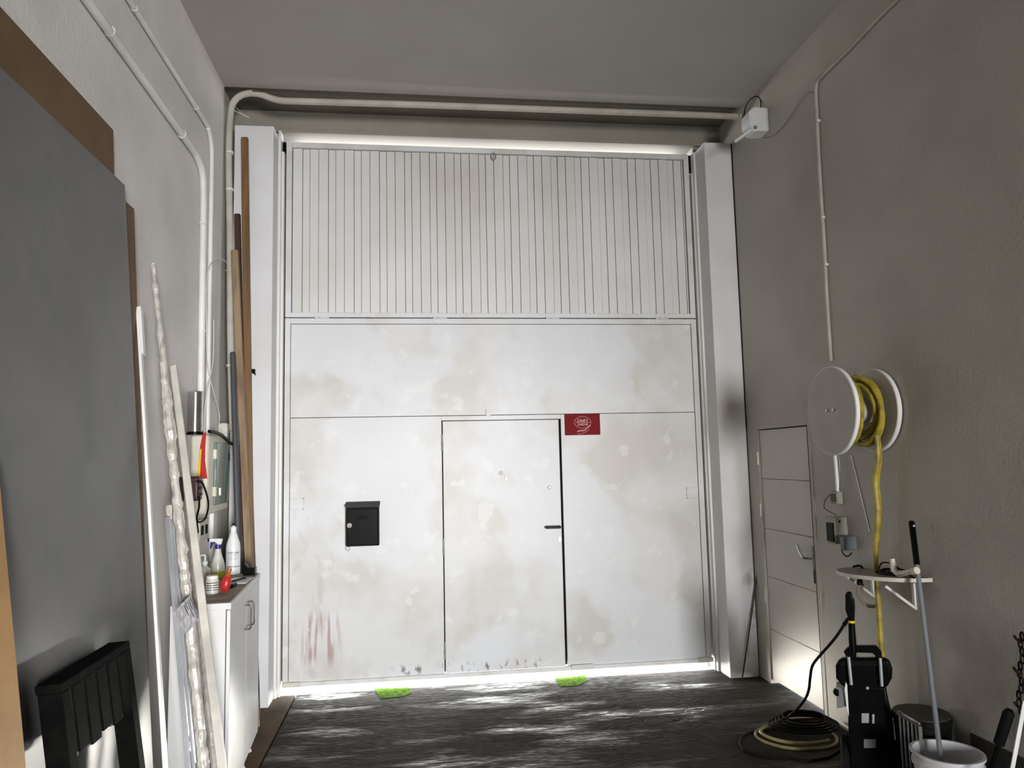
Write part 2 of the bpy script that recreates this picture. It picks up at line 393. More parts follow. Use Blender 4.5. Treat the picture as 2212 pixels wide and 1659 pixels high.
# ------------------------------------------------------------------ room shell
LW, RW, CZ, YB = -1.597, 2.442, 4.53, -13.0
st = dict(kind='structure')
b = MB(); b.box((-1.122, YB, -0.12), (RW + 0.15, 0.0, 0.0))
b.build('floor', M_floor, label='dark worn sealed concrete floor', smooth=0, **st)
b = MB(); b.box((LW - 0.15, YB, -0.12), (-1.134, 0.0, 0.0))
b.build('floor', M_floor2, label='brownish concrete strip along the left wall', smooth=0, **st)
b = MB(); b.box((-6, 0.0, -0.14), (8, 9, -0.02))
b.build('floor', M_pave, label='sunlit concrete yard beyond the slot under the gate', **st)
MB().box((LW - 0.15, YB, -0.2), (RW + 0.15, 0.0, -0.13)).build('floor', M_dark, label='dark joint bed between the floor slabs', **st)
MB().box((LW - 0.3, YB, CZ), (RW + 0.3, -0.5, CZ + 0.25)).build('ceiling', M_ceil, label='plain dim plastered ceiling', **st)
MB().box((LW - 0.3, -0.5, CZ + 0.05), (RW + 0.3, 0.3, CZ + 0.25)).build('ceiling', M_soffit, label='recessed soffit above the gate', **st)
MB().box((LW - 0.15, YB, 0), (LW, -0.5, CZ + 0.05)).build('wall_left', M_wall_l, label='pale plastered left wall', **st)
MB().box((LW - 0.15, -0.5, 0), (LW - 0.035, 0.2, CZ + 0.05)).build('wall_left', M_wall, label='short recessed return beside the left pillar', **st)
# right wall with the side door opening
DY0, DY1, DZ = -1.202, -0.442, 1.925
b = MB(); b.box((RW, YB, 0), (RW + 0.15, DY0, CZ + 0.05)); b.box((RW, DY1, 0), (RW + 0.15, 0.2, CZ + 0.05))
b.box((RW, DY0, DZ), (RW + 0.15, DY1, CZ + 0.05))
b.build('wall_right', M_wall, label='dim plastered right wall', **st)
b = MB(); b.box((LW - 0.15, YB - 0.15, 0), (-0.4, YB, CZ)); b.box((2.2, YB - 0.15, 0), (RW + 0.15, YB, CZ)); b.box((-0.4, YB - 0.15, 2.6), (2.2, YB, CZ))
b.build('wall_back', M_wall, label='wall behind the camera with the open entrance', **st)
# header over the gate
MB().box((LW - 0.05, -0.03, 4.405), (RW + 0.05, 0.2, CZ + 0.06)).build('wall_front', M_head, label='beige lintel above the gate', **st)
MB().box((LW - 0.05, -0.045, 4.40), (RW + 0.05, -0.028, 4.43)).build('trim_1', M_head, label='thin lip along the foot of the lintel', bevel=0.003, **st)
b = MB(); b.box((LW - 0.05, 0.0, -0.1), (-1.285, 0.2, 4.41)); b.box((2.2, 0.0, -0.1), (RW + 0.05, 0.2, 4.41))
b.build('wall_front', M_wall, label='narrow wall ends behind the two pillars', **st)
# pillars
MB().box((-1.575, -0.265, 0), (-1.283, -0.0, 4.345)).build('trim_2', M_pillar, label='white boxed pillar left of the gate', bevel=0.004, **st)
MB().box((2.197, -0.265, 0), (2.432, -0.0, 4.335)).build('trim_3', M_pillar, label='white boxed pillar right of the gate', bevel=0.004, **st)
# steel jambs
b = MB(); b.box((-1.283, -0.07, 0), (-1.262, 0.03, 4.40)); b.box((-1.262, -0.035, 0), (-1.242, 0.03, 4.24))
b.build('trim_4', M_jamb, label='white steel guide channel left of the gate', bevel=0.002, **st)
b = MB(); b.box((2.179, -0.07, 0), (2.197, 0.03, 4.33)); b.box((2.170, -0.03, 0), (2.179, 0.03, 4.16))
b.build('trim_5', M_jamb, label='white steel guide channel right of the gate', bevel=0.002, **st)

# ------------------------------------------------------------------ gate (door_1)
GL, GR, GB, GH, GT = -1.232, 2.160, 0.085, 2.890, 4.338
b = MB()
b.box((GL, 0, GH + 0.004), (GL + 0.045, 0.04, GT)); b.box((GR - 0.045, 0, GH + 0.004), (GR, 0.04, GT))
b.box((GL + 0.045, 0, GT - 0.045), (GR - 0.045, 0.04, GT)); b.box((GL + 0.045, 0, GH + 0.004), (GR - 0.045, 0.04, GH + 0.042))
b.box((GL, 0, GB), (GL + 0.042, 0.04, GH - 0.004)); b.box((GR - 0.045, 0, GB), (GR, 0.04, GH - 0.004))
b.box((GL + 0.042, 0, GH - 0.048), (GR - 0.045, 0.04, GH - 0.004))
gate = b.build('door_1', M_gate, origin=(0.46, 0.02, GB), label='tall white steel gate folding in two leaves with a wicket door', bevel=0.002, kind='structure')
MB().box((GL - 0.02, 0.045, GB + 0.01), (GR + 0.02, 0.055, GT - 0.005)).build('gap_backing', M_dark, gate, label='dark sheet added behind the gate to keep its gaps dark')  # added dark sheet, stops daylight showing through the gate gaps
# slats: three depths repeat
x = GL + 0.049; k = 0; xe = GR - 0.049
ws = (0.0775, 0.0575, 0.0700); ds = (0.016, 0.026, 0.020)
slat_cache = {}
while x < xe - 0.01:
    w = min(ws[k % 3], xe - x)
    y0 = ds[k % 3]
    key = (k % 3, round(w, 4))
    if key not in slat_cache:
        o = MB().box((x + 0.0015, y0, GH + 0.045), (x + w - 0.0015, 0.040, GT - 0.048)).build('slat', M_slat, gate, origin=(x, 0, 0), bevel=0.002, seg=1)
        slat_cache[key] = (o, x)
    else:
        src, sx = slat_cache[key]; o = src.copy(); COL.objects.link(o); o.parent = gate
        o.location = src.location + Vector((x - sx, 0, 0))
    x += w; k += 1
P1 = 2.092
MB().box((GL + 0.045, 0.010, P1 + 0.004), (GR - 0.048, 0.040, GH - 0.051)).build('sheet_panel', M_gate, gate, label='wide upper sheet of the lower leaf', bevel=0.002, seg=1)
MB().box((GL + 0.045, 0.008, GB), (-0.008, 0.040, P1)).build('sheet_panel', M_gate, gate, label='left sheet with rust streaks and flaking', bevel=0.002, seg=1)
MB().box((0.966, 0.008, GB), (GR - 0.048, 0.040, P1)).build('sheet_panel', M_gate, gate, label='right sheet under the red sticker', bevel=0.002, seg=1)
MB().box((-0.008, 0.008, 2.055), (0.966, 0.040, P1)).build('wicket_lintel', M_gate, gate, bevel=0.002, seg=1)
MB().box((0.35, -0.004, P1 - 0.006), (0.39, 0.012, P1 + 0.05)).build('weld_bead', M_gate, gate, bevel=0.002)
# wicket door
wd = MB().box((0.000, 0.0035, 0.093), (0.947, 0.040, 2.050)).build('wicket_door', M_gate, gate, origin=(0.0, 0.02, 0.093), label='white wicket door with a black lever', bevel=0.003)
b = MB()
for px, py in ((1081, 1022),): pass
h = at(1191, 1139, 'y', -0.03)
b = MB(); b.lathe([(0.011, -0.045), (0.011, 0.004)], (0.925, 0, h.z), 'y', 12); b.bar((0.932, -0.045, h.z), (0.810, -0.045, h.z + 0.001), 0.018, 0.022)
b.build('door_handle', M_black, wd, bevel=0.004, label='black lever handle')
b = MB(); c = at(1206, 1165, 'y', 0); b.lathe([(0.014, -0.003), (0.014, 0.004)], (0.93, 0, c.z), 'y', 14, sy=1.5); b.box((0.927, -0.008, c.z - 0.012), (0.933, 0, c.z + 0.012))
b.build('lock_cylinder', M_chrome, wd)
for py in (956, 1181, 1405):
    c = at(957, py, 'y', 0)
    b = MB(); b.tube([(-0.004, -0.004, c.z - 0.065), (-0.004, -0.004, c.z - 0.004)], 0.008, 8); b.tube([(-0.004, -0.004, c.z + 0.0), (-0.004, -0.004, c.z + 0.065)], 0.0065, 8)
    b.build('hinge', M_greyl, wd)
c = at(1082, 1022, 'y', 0); c2 = at(1093, 1034, 'y', 0); c3 = at(1187, 1053, 'y', 0)
MB().lathe([(0.020, -0.002), (0.018, 0.004)], (c.x, 0, c.z), 'y', 16).build('filled_hole', M_board, wd, label='round filled hole')
MB().lathe([(0.013, -0.010), (0.016, 0.004)], (c2.x, 0, c2.z), 'y', 12).build('spyhole', M_whitep, wd, label='small white spyhole')
MB().lathe([(0.010, -0.004), (0.016, 0.004)], (c3.x, 0, c3.z), 'y', 10).build('filled_hole', M_greyl, wd, label='grey plugged hole by the edge')
# hinges of the folding line
for px in (696, 950, 1193, 1429):
    c = at(px, 688, 'y', 0)
    b = MB(); b.box((c.x - 0.055, -0.004, GH - 0.036), (c.x + 0.055, 0.002, GH - 0.006)); b.box((c.x - 0.055, -0.004, GH + 0.008), (c.x + 0.055, 0.002, GH + 0.036))
    b.tube([(c.x - 0.056, -0.008, GH), (c.x - 0.02, -0.008, GH)], 0.009, 8); b.tube([(c.x - 0.018, -0.008, GH), (c.x + 0.056, -0.008, GH)], 0.009, 8)
    b.build('fold_hinge', M_gate, gate, bevel=0.001, seg=1)
# latch plates at both edges
for (xa, xb, py) in ((GL + 0.048, GL + 0.152, 1089), (GR - 0.150, GR - 0.052, 1065)):
    c = at(640 if xa < 0 else 1490, py, 'y', 0).z
    b = MB(); b.box((xa, 0.001, c - 0.045), (xb, 0.012, c - 0.038)); b.box((xa, 0.001, c + 0.038), (xb, 0.012, c + 0.045))
    b.box((xb - 0.008 if xa < 0 else xa, 0.001, c - 0.045), (xb if xa < 0 else xa + 0.008, 0.012, c + 0.045)); b.box((xa, 0.004, c - 0.038), (xb, 0.012, c + 0.038))
    b.build('latch_plate', M_gate, gate, bevel=0.001, seg=1)
c = at(1066, 338, 'y', 0)
b = MB(); b.torus((c.x, -0.006, c.z), 0.020, 0.005, 'y', 16, 6, (1, 1.5)); b.build('pull_ring', M_greyl, gate)
# drip profile under the gate
MB().box((GL, -0.012, GB - 0.022), (GR, 0.012, GB + 0.006)).build('drip_profile', M_jamb, gate, bevel=0.002)
MB().box((GL, -0.018, GB - 0.022), (GL + 0.14, -0.0125, GB + 0.012)).build('corner_plate', M_cream, gate, bevel=0.002)
MB().box((GR - 0.12, -0.018, GB - 0.022), (GR + 0.005, -0.0125, GB + 0.016)).build('corner_plate', M_cream, gate, bevel=0.002)
MB().box((0.99, -0.020, GB - 0.020), (1.17, -0.0125, GB + 0.018)).build('foot_plate', M_gate, gate, bevel=0.003)

MB().box((GL - 0.028, 0.0, 4.255), (GL - 0.002, 0.04, 4.335)).build('gap_shade_block', M_black, gate, label='black block standing for the shaded gap in the top left corner')  # black blocks painted into the corner gaps where only shade falls
MB().box((GR + 0.002, 0.0, 4.175), (GR + 0.017, 0.04, 4.33)).build('gap_shade_block', M_black, gate, label='black block standing for the shaded gap in the top right corner')
# flat pieces painted as the lime reflection on the floor at the slot
for pts, lab in ((((808, 1487), (884, 1484), (889, 1497), (868, 1504), (822, 1508)), 'painted lime green reflection on the floor at the slot, left of the wicket door'),
                 (((1198, 1465), (1264, 1458), (1268, 1470), (1248, 1480), (1210, 1482)), 'painted lime green reflection on the floor at the slot, below the wicket door lever')):
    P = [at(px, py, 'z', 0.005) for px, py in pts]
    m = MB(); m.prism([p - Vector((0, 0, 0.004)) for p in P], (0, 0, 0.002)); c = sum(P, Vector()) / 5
    m.build('lime_reflection', M_lime, origin=c, bevel=0.001, label=lab, category='reflection', group='painted lime green reflections by the gate')

# ------------------------------------------------------------------ mailbox and sticker
a = at(748, 1090, 'y', -0.06); c = at(819, 1178, 'y', -0.06)
mx0, mx1, mz0, mz1 = a.x, c.x, c.z, a.z
mb_ = thing('mailbox', ((mx0 + mx1) / 2, 0.0, mz0), 'black metal mailbox hung on the left sheet of the gate', 'mailbox')
MB().box((mx0, -0.075, mz0), (mx1, 0.006, mz1 - 0.01)).build('body', M_blackm, mb_, bevel=0.004)
m = MB(); m.prism([(mx0 - 0.006, 0.004, mz1 + 0.018), (mx0 - 0.006, -0.095, mz1 - 0.012), (mx0 - 0.006, -0.095, mz1 - 0.022), (mx0 - 0.006, 0.004, mz1 - 0.008)], (mx1 - mx0 + 0.012, 0, 0))
m.build('lid', mat('dusty_black', (0.022, 0.019, 0.014), 0.6), mb_, bevel=0.002, label='dusty black sloping lid')
fd = MB().box((mx0 + 0.012, -0.080, mz0 + 0.012), (mx1 - 0.012, -0.075, mz1 - 0.04)).build('door', M_black, mb_, bevel=0.002)
l = at(755, 1135, 'y', -0.085)
MB().lathe([(0.019, -0.088), (0.019, -0.079)], (l.x, 0, l.z), 'y', 18).lathe([(0.009, -0.095), (0.009, -0.087)], (l.x, 0, l.z), 'y', 12).build('lock', M_chrome, mb_)
MB().torus(((mx0 + 0.012), -0.05, mz0 - 0.018), 0.016, 0.0014, 'y', 18, 6).build('key_ring', M_steel, mb_)
MB().box((mx0 + 0.08, -0.083, mz1 - 0.115), (mx0 + 0.16, -0.0795, mz1 - 0.085)).build('name_plate', M_blackm, mb_, bevel=0.001)

a = at(1219, 895, 'y', 0.004); c = at(1297, 939, 'y', 0.004)
sx0, sx1, sz0, sz1 = a.x, c.x, c.z, a.z
sk = MB().box((sx0, 0.0035, sz0), (sx1, 0.0085, sz1)).build('sticker', M_sticker, origin=((sx0 + sx1) / 2, 0.006, sz0),
     label='dark red rectangular sticker with an oval emblem beside the top of the wicket door', category='sticker')
cx, cz_ = (sx0 + sx1) / 2 + 0.003, (sz0 + sz1) / 2 + 0.018
m = MB(); m.torus((cx, 0.003, cz_), 0.060, 0.0016, 'y', 32, 4, (1.15, 0.80)); m.box((cx - 0.058, 0.0018, cz_ - 0.003), (cx + 0.058, 0.0033, cz_ - 0.0005))
m.build('oval_emblem', M_pinkp, sk)
text_mesh('lettering', "Lindt's", 0.036, M_pinkp, sk, (cx - 0.004, 0.0028, cz_ + 0.016), (PI / 2, 0, 0), shear=0.4, sx=0.95)
text_mesh('lettering', "LINDOR", 0.025, M_pinkp, sk, (cx, 0.0028, cz_ - 0.019), (PI / 2, 0, 0), sx=0.95)
m = MB()
pts = [(cx - 0.05 + 0.115 * t, 0.0025, cz_ - 0.080 + 0.046 * t ** 1.9 + 0.004 * math.sin(t * 9)) for t in [i / 24 for i in range(25)]]
for i, p in enumerate(pts[:-1]):
    q = pts[i + 1]; hgt = 0.006 + 0.006 * abs(math.sin(i * 1.3))
    m.bar((p[0], p[1], p[2]), (p[0] + 0.004, p[1], p[2] + hgt), 0.0026, 0.001, (0, 1, 0))
m.tube([(cx - 0.045 + 0.10 * t, 0.0025, cz_ - 0.094 + 0.035 * t ** 2.2) for t in [i / 12 for i in range(13)]], 0.0012, 4)
m.build('ribbon_print', M_pinkp, sk)

# ------------------------------------------------------------------ side door (door_2)
SD = RW + 0.012
b = MB(); b.box((RW - 0.004, DY1 - 0.004, 0), (RW + 0.05, DY1 + 0.04, DZ + 0.03)); b.box((RW - 0.004, DY0 - 0.035, 0), (RW + 0.05, DY0 + 0.004, DZ + 0.03)); b.box((RW - 0.004, DY0, DZ - 0.002), (RW + 0.05, DY1, DZ + 0.03))
side = b.build('door_2', M_wall, origin=(RW + 0.02, (DY0 + DY1) / 2, 0), label='plain cream side door in the right wall', bevel=0.002, kind='structure')
MB().box((RW + 0.052, DY0 - 0.02, 0.03), (RW + 0.06, DY1 + 0.02, DZ + 0.02)).build('gap_backing', M_dark, side)  # added dark sheet behind the panels so the door gaps stay dark
MB().box((RW - 0.003, DY0 + 0.003, 0.01), (RW + 0.045, DY0 + 0.013, DZ - 0.004)).build('gap_shade_strip', M_dark, side)  # dark strip added so the gap at the door edge looks shaded
M_sd = mat('side_door_paint', (0.60, 0.565, 0.515), 0.5, col2=(0.56, 0.53, 0.48), nscale=3)
zs = [0.03, 0.402, 0.797, 1.162, 1.542, DZ - 0.008]
for i in range(5):
    MB().box((SD, DY0 + 0.016, zs[i] + 0.0015), (SD + 0.035, DY1 - 0.008, zs[i + 1] - 0.0015)).build('door_panel', M_sd, side, bevel=0.002, seg=1)
c = at(1755, 1215, 'x', SD - 0.02)
b = MB(); b.bar((SD - 0.006, c.y, at(1756, 1258, 'x', SD).z), (SD - 0.006, c.y, at(1750, 1178, 'x', SD).z), 0.036, 0.010, (1, 0, 0))
hp = b.build('handle_plate', M_greyp, side, bevel=0.004)
h0 = at(1753, 1207, 'x', SD - 0.01); h1 = at(1735, 1203, 'x', SD - 0.06); h2 = at(1722, 1177, 'x', SD - 0.06)
MB().tube(smooth_path([h0, h1 + Vector((0, 0, -0.002)), (h1 + h2) / 2 + Vector((0, 0.004, -0.01)), h2], 6), 0.010, 10).build('lever', M_chrome, hp)
MB().box((SD - 0.013, c.y - 0.006, c.z - 0.14), (SD - 0.010, c.y + 0.006, c.z - 0.05)).build('lock_slot', M_black, hp)
for z in (1.70, 1.30, 0.65):
    MB().tube([(RW - 0.006, DY1 + 0.002, z - 0.05), (RW - 0.006, DY1 + 0.002, z + 0.05)], 0.007, 8).build('hinge', M_steel, side)

# ------------------------------------------------------------------ conduits, left wall
def conduit(name, pts, r, label, clips=(), m=M_conduit, cat='conduit', n=12, axis='x', bend=6):
    t = thing(name, pts[0], label, cat)
    MB().tube(smooth_path(pts, bend), r, n).build('pipe', m, t)
    for p, dr in clips:
        p = Vector(p); dr = Vector(dr).normalized()
        q = MB().tube([p - dr * 0.008, p + dr * 0.008], r * 1.22, n); 
        sg = Vector((1, 0, 0)) if axis == 'x' else Vector((0, 1, 0))
        q.build('clip', M_cable, t)
    return t
x1 = LW + 0.029
c1z = 3.70
conduit('conduit', [(x1, -8.5, c1z + 0.06), (x1, -5, c1z), (x1, -3.5, c1z), (x1, -1.55, 3.69), (x1, -1.25, 3.68), (x1, -1.12, 3.62), (x1, -1.085, 3.48), (x1, -1.075, 3.2), (x1, -1.068, 2.7), (x1, -1.062, 2.190)], 0.021,
        'thick painted conduit along the left wall, lower of the two, ending at the silver cylinder', [((x1, -2.6, c1z), (0, 1, 0)), ((x1, -1.55, 3.69), (0, 1, 0)), ((x1, -1.08, 3.3), (0, 0, 1)), ((x1, -1.06, 2.6), (0, 0, 1))])
x2 = LW + 0.020
conduit('conduit', [(x2, -8.5, 4.02), (x2, -5, 4.0), (x2, -2.5, 4.0), (x2, -1.1, 4.0), (x2, -0.98, 3.99), (x2, -0.895, 3.92), (x2, -0.87, 3.78), (x2, -0.87, 3.3), (x2, -0.865, 2.6), (x2, -0.855, 1.94)], 0.0145,
        'thinner painted conduit along the left wall, upper of the two, running into the fuse box', [((x2, -2.3, 4.0), (0, 1, 0)), ((x2, -1.25, 4.0), (0, 1, 0)), ((x2, -0.87, 3.05), (0, 0, 1)), ((x2, -0.862, 2.4), (0, 0, 1))])
# corner pipe that crosses over the gate
a = [at(503, 930, 'y', -0.46), at(498, 760, 'y', -0.46), at(496, 500, 'y', -0.46), at(494, 330, 'y', -0.46), at(498, 245, 'y', -0.46), at(508, 216, 'y', -0.47), at(530, 203, 'y', -0.48), at(560, 203, 'y', -0.49),
     at(600, 216, 'y', -0.49), at(660, 219, 'y', -0.49), at(900, 226, 'y', -0.49), at(1200, 237, 'y', -0.49), at(1450, 246, 'y', -0.49), at(1600, 252, 'y', -0.49)]
conduit('conduit', a, 0.024, 'painted pipe rising in the left corner and crossing above the gate', [(at(496, 330, 'y', -0.46), (0, 0, 1)), (at(496, 245 + 165, 'y', -0.46), (0, 0, 1)), (at(498, 790, 'y', -0.46), (0, 0, 1))], axis='y', n=14, m=M_dusty)
b = MB(); b.tube(smooth_path([at(545, 196, 'y', -0.52), at(700, 206, 'y', -0.52), at(900, 212, 'y', -0.52), at(1200, 223, 'y', -0.52), at(1450, 233, 'y', -0.52), at(1590, 240, 'y', -0.52)], 6), 0.005, 6)
b.build('cable', mat('dusty_cable', (0.07, 0.06, 0.045), 0.7), origin=at(545, 196, 'y', -0.52), label='dark thin cable clipped under the ceiling above the gate pipe', category='cable')
b = MB(); b.tube(smooth_path([at(500, 236, 'y', -0.45), at(515, 243, 'y', -0.40), at(538, 254, 'y', -0.36)], 5), 0.003, 6); b.tube(smooth_path([at(510, 232, 'y', -0.44), at(520, 242, 'y', -0.42), at(528, 248, 'y', -0.38)], 5), 0.0015, 5)
b.build('cable_tie', M_cable, origin=at(500, 236, 'y', -0.45), label='loose cable tie end sticking out of the corner pipe', category='tie')
# pale thin cables twisted between the conduits
b = MB()
b.tube(smooth_path([at(470, 557, 'x', -1.56), at(488, 565, 'x', -1.54), at(491, 580, 'x', -1.55), at(487, 585, 'x', -1.57)], 6), 0.0025, 6)
b.tube(smooth_path([at(470, 557, 'x', -1.56), at(455, 570, 'x', -1.56), at(447, 600, 'x', -1.56), at(446, 700, 'x', -1.56), at(449, 790, 'x', -1.56), at(462, 850, 'x', -1.55), at(473, 890, 'x', -1.55), at(473, 915, 'x', -1.54), at(466, 930, 'x', -1.53)], 6), 0.003, 6)
b.tube(smooth_path([at(462, 690, 'x', -1.56), at(460, 780, 'x', -1.56), at(449, 835, 'x', -1.55), at(443, 880, 'x', -1.55), at(441, 935, 'x', -1.53)], 6), 0.0035, 6)
b.build('cable', M_cable, origin=at(470, 557, 'x', -1.56), label='thin white cable looped between the left conduits above the fuse box', category='cable')

# silver cylinder
c0 = at(421, 935, 'x', -1.545); c1_ = at(420, 845, 'x', -1.545)
yc = c0.y; r0 = 0.046
t = thing('metal_canister', (-1.545, yc, c0.z), 'shiny silver cylinder on the left wall above the fuse box', 'canister')
MB().lathe([(r0 * .9, c0.z), (r0, c0.z + 0.006), (r0, c1_.z - 0.006), (r0 * .9, c1_.z)], (-1.545, yc, 0), 'z', 28).build('body', M_chrome, t)
MB().lathe([(r0 * 1.04, c0.z - 0.012), (r0 * 1.04, c0.z + 0.002)], (-1.545, yc, 0), 'z', 24).build('base_ring', M_black, t)

# fuse box
fx0, fx1 = LW + 0.001, LW + 0.110
fy0, fy1, fz0, fz1 = -1.165, -0.655, 1.435, 1.930
fb = thing('fuse_box', (LW, (fy0 + fy1) / 2, fz0), 'cream fuse box with a tinted green door on the left wall', 'fuse box')
MB().box((fx0, fy0, fz0), (fx1, fy1, fz1)).build('housing', M_cream, fb, bevel=0.018, seg=3)
for z in (fz1 - 0.085, fz0 + 0.20, fz0 + 0.10, fz1 - 0.21):
    MB().lathe([(0.017, fy0 - 0.0025), (0.017, fy0 + 0.002)], (LW + 0.045, 0, z), 'y', 18).build('knockout', M_cream, fb)
dr = MB().box((fx1 - 0.002, fy0 + 0.13, fz0 + 0.055), (fx1 + 0.016, fy1 - 0.035, fz1 - 0.045)).build('door', M_teal, fb, bevel=0.006)
for z in (fz0 + 0.11, fz1 - 0.15):
    MB().box((fx1 + 0.0, fy0 + 0.105, z), (fx1 + 0.020, fy0 + 0.135, z + 0.06)).build('hinge', M_cream, dr, bevel=0.002)
MB().box((fx1 + 0.015, fy0 + 0.22, fz0 + 0.11), (fx1 + 0.022, fy0 + 0.255, fz0 + 0.16)).build('latch', M_chrome, dr, bevel=0.002)
MB().box((fx1 + 0.015, fy1 - 0.075, fz1 - 0.16), (fx1 + 0.019, fy1 - 0.05, fz1 - 0.11)).build('label_plate', M_blackm, dr)
def ribbon(pxs, w, m, name, lab, xoff=0.0):
    q = MB(); L_ = []
    for (px, py) in pxs:
        p = at(px, py, 'y', fy0 - 0.008 - xoff); L_.append(p)
    vs = []; fs = []
    for i, p in enumerate(L_):
        wi = w * (0.45 + 0.55 * i / (len(L_) - 1))
        for s_, e in ((-1, 0), (1, 0), (1, 0.003), (-1, 0.003)):
            vs.append(p + Vector((s_ * wi, -e * 0.5, 0)))
    for i in range(len(L_) - 1):
        for j in range(4): fs.append((i*4+j, i*4+(j+1) % 4, (i+1)*4+(j+1) % 4, (i+1)*4+j))
    fs += [(0, 1, 2, 3), tuple(len(vs) - 4 + j for j in range(4))]
    q.add(vs, fs); return q.build(name, m, origin=L_[0], label=lab, category='ribbon')
ribbon([(442, 935), (438, 965), (436, 995), (439, 1034)], 0.024, M_red, 'ribbon', 'red ribbon hanging over the corner of the fuse box')
ribbon([(434, 970), (431, 1000), (428, 1034)], 0.010, M_yel, 'ribbon', 'yellow ribbon hanging beside the red ribbon on the fuse box', 0.004)
# socket and plug
p = at(428, 1055, 'x', -1.47)
pl = thing('power_plug', (-1.49, p.y, p.z - 0.06), 'dark red industrial plug hanging below the ribbons', 'plug')
MB().box((LW + 0.001, p.y - 0.05, p.z - 0.07), (-1.455, p.y + 0.04, p.z + 0.07)).build('body', M_maroon, pl, bevel=0.014, seg=3)
for i in range(3): MB().box((-1.456, p.y - 0.02, p.z - 0.04 + i * 0.035), (-1.450, p.y + 0.02, p.z - 0.025 + i * 0.035)).build('rib', M_black, pl)
b = MB()
b.tube(smooth_path([at(425, 1040, 'x', -1.45), at(436, 1042, 'x', -1.44), at(447, 1070, 'x', -1.43), at(450, 1095, 'x', -1.43), at(443, 1120, 'x', -1.43), at(430, 1128, 'x', -1.43), at(424, 1120, 'x', -1.43)], 6), 0.0055, 8)
b.tube(smooth_path([at(430, 1072, 'x', -1.45), at(430, 1095, 'x', -1.44), at(425, 1120, 'x', -1.44), at(428, 1150, 'x', -1.46)], 6), 0.0055, 8)
b.build('cable', M_rubber, origin=at(430, 1128, 'x', -1.43), label='black cable looped under the dark red plug', category='cable')
# lower wall plate, trunking and grey pipe
a0 = at(447, 1150, 'x', LW + 0.01)
t = thing('wall_socket', (LW, a0.y, 1.25), 'cream double wall socket below the fuse box', 'socket')
MB().box((LW, -1.02, 1.265), (LW + 0.03, -0.83, 1.40)).build('plate', M_cream, t, bevel=0.006)
for y in (-0.975, -0.88): MB().box((LW + 0.03, y - 0.025, 1.30), (LW + 0.034, y + 0.025, 1.36)).build('socket_insert', M_blackm, t, bevel=0.003)
MB().box((LW + 0.001, -0.70, 1.06), (LW + 0.028, -0.66, 1.43)).build('cable_trunking', M_conduit, origin=(LW, -0.68, 1.06), bevel=0.003, label='white trunking below the far end of the fuse box', category='trunking')
# transparent short tube right of box
t = thing('cable_gland', (LW + 0.05, -0.60, 1.62), 'white vertical cable duct at the far edge of the fuse box', 'duct')
MB().box((LW + 0.03, -0.625, 1.70), (LW + 0.085, -0.575, 1.96)).build('duct', M_whitep, t, bevel=0.006)
MB().box((LW + 0.025, -0.63, 1.95), (LW + 0.09, -0.57, 2.03)).build('clear_cap', M_clearliq, t, bevel=0.01)
b = MB(); b.tube(smooth_path([at(452, 932, 'x', -1.47), at(465, 934, 'x', -1.46), at(480, 941, 'x', -1.46), at(495, 955, 'x', -1.47), at(508, 962, 'x', -1.46)], 6), 0.011, 8)
b.build('strap', M_black, origin=at(480, 941, 'x', -1.46), label='black strap lying over the top of the fuse box', category='strap')

# ------------------------------------------------------------------ timber leaning beside the left pillar
def stick(name, p_top, p_low, w, d, m, label, cat, group=None, up=(0, 1, 0), z0=0.0, bevel=0.003):
    """bar through two world points, carried on down to z0"""
    a = Vector(p_top); c = Vector(p_low); k = (z0 + 0.004 - a.z) / (c.z - a.z); e = a + (c - a) * k
    b = MB().bar(e, a, w, d, up)
    o = b.build(name, m, origin=e, bevel=bevel, label=label, category=cat)
    if group: o['group'] = group
    return o
g = 'timber battens behind the cabinet'
stick('wooden_batten', at(529, 298, 'y', -0.31), at(541, 1235, 'y', -0.40), 0.048, 0.04, M_wood1, 'tallest brown wooden batten standing against the left pillar', 'batten', g)
stick('wooden_batten', at(513, 463, 'y', -0.36), at(529, 1235, 'y', -0.47), 0.040, 0.04, M_wood3, 'dark red wooden batten, middle height, beside the left pillar', 'batten', g)
stick('wooden_batten', at(507, 541, 'y', -0.525), at(538, 1235, 'y', -0.62), 0.046, 0.03, M_wood2, 'shortest weathered tan batten leaning in front of the dark one', 'batten', g)
stick('plastic_pipe', at(503, 760, 'y', -0.60), at(516, 1235, 'y', -0.70), 0.035, 0.035, M_pipe, 'dark grey plastic pipe standing in the left corner', 'pipe', None, bevel=0.012)
stick('plastic_strip', at(545, 1080, 'y', -0.33), at(550, 1235, 'y', -0.36), 0.014, 0.02, M_navy, 'navy blue plastic strip right of the battens', 'strip')
p = at(555, 1228, 'y', -0.72)
t = thing('door_stop', (p.x, -0.72, 1.057), 'small black angular clamp at the far end of the cabinet top', 'clamp')
# pillar details
a = at(545, 803, 'y', -0.275)
b = MB(); b.box((a.x - 0.03, -0.30, a.z - 0.012), (a.x + 0.022, -0.262, a.z + 0.018)); b.prism([(a.x + 0.008, -0.30, a.z - 0.012), (a.x + 0.022, -0.30, a.z - 0.012), (a.x + 0.03, -0.30, a.z - 0.03)], (0, 0.03, 0))
b.build('wall_hook', M_black, origin=(a.x, -0.265, a.z), bevel=0.002, label='small black hook on the left pillar', category='hook')

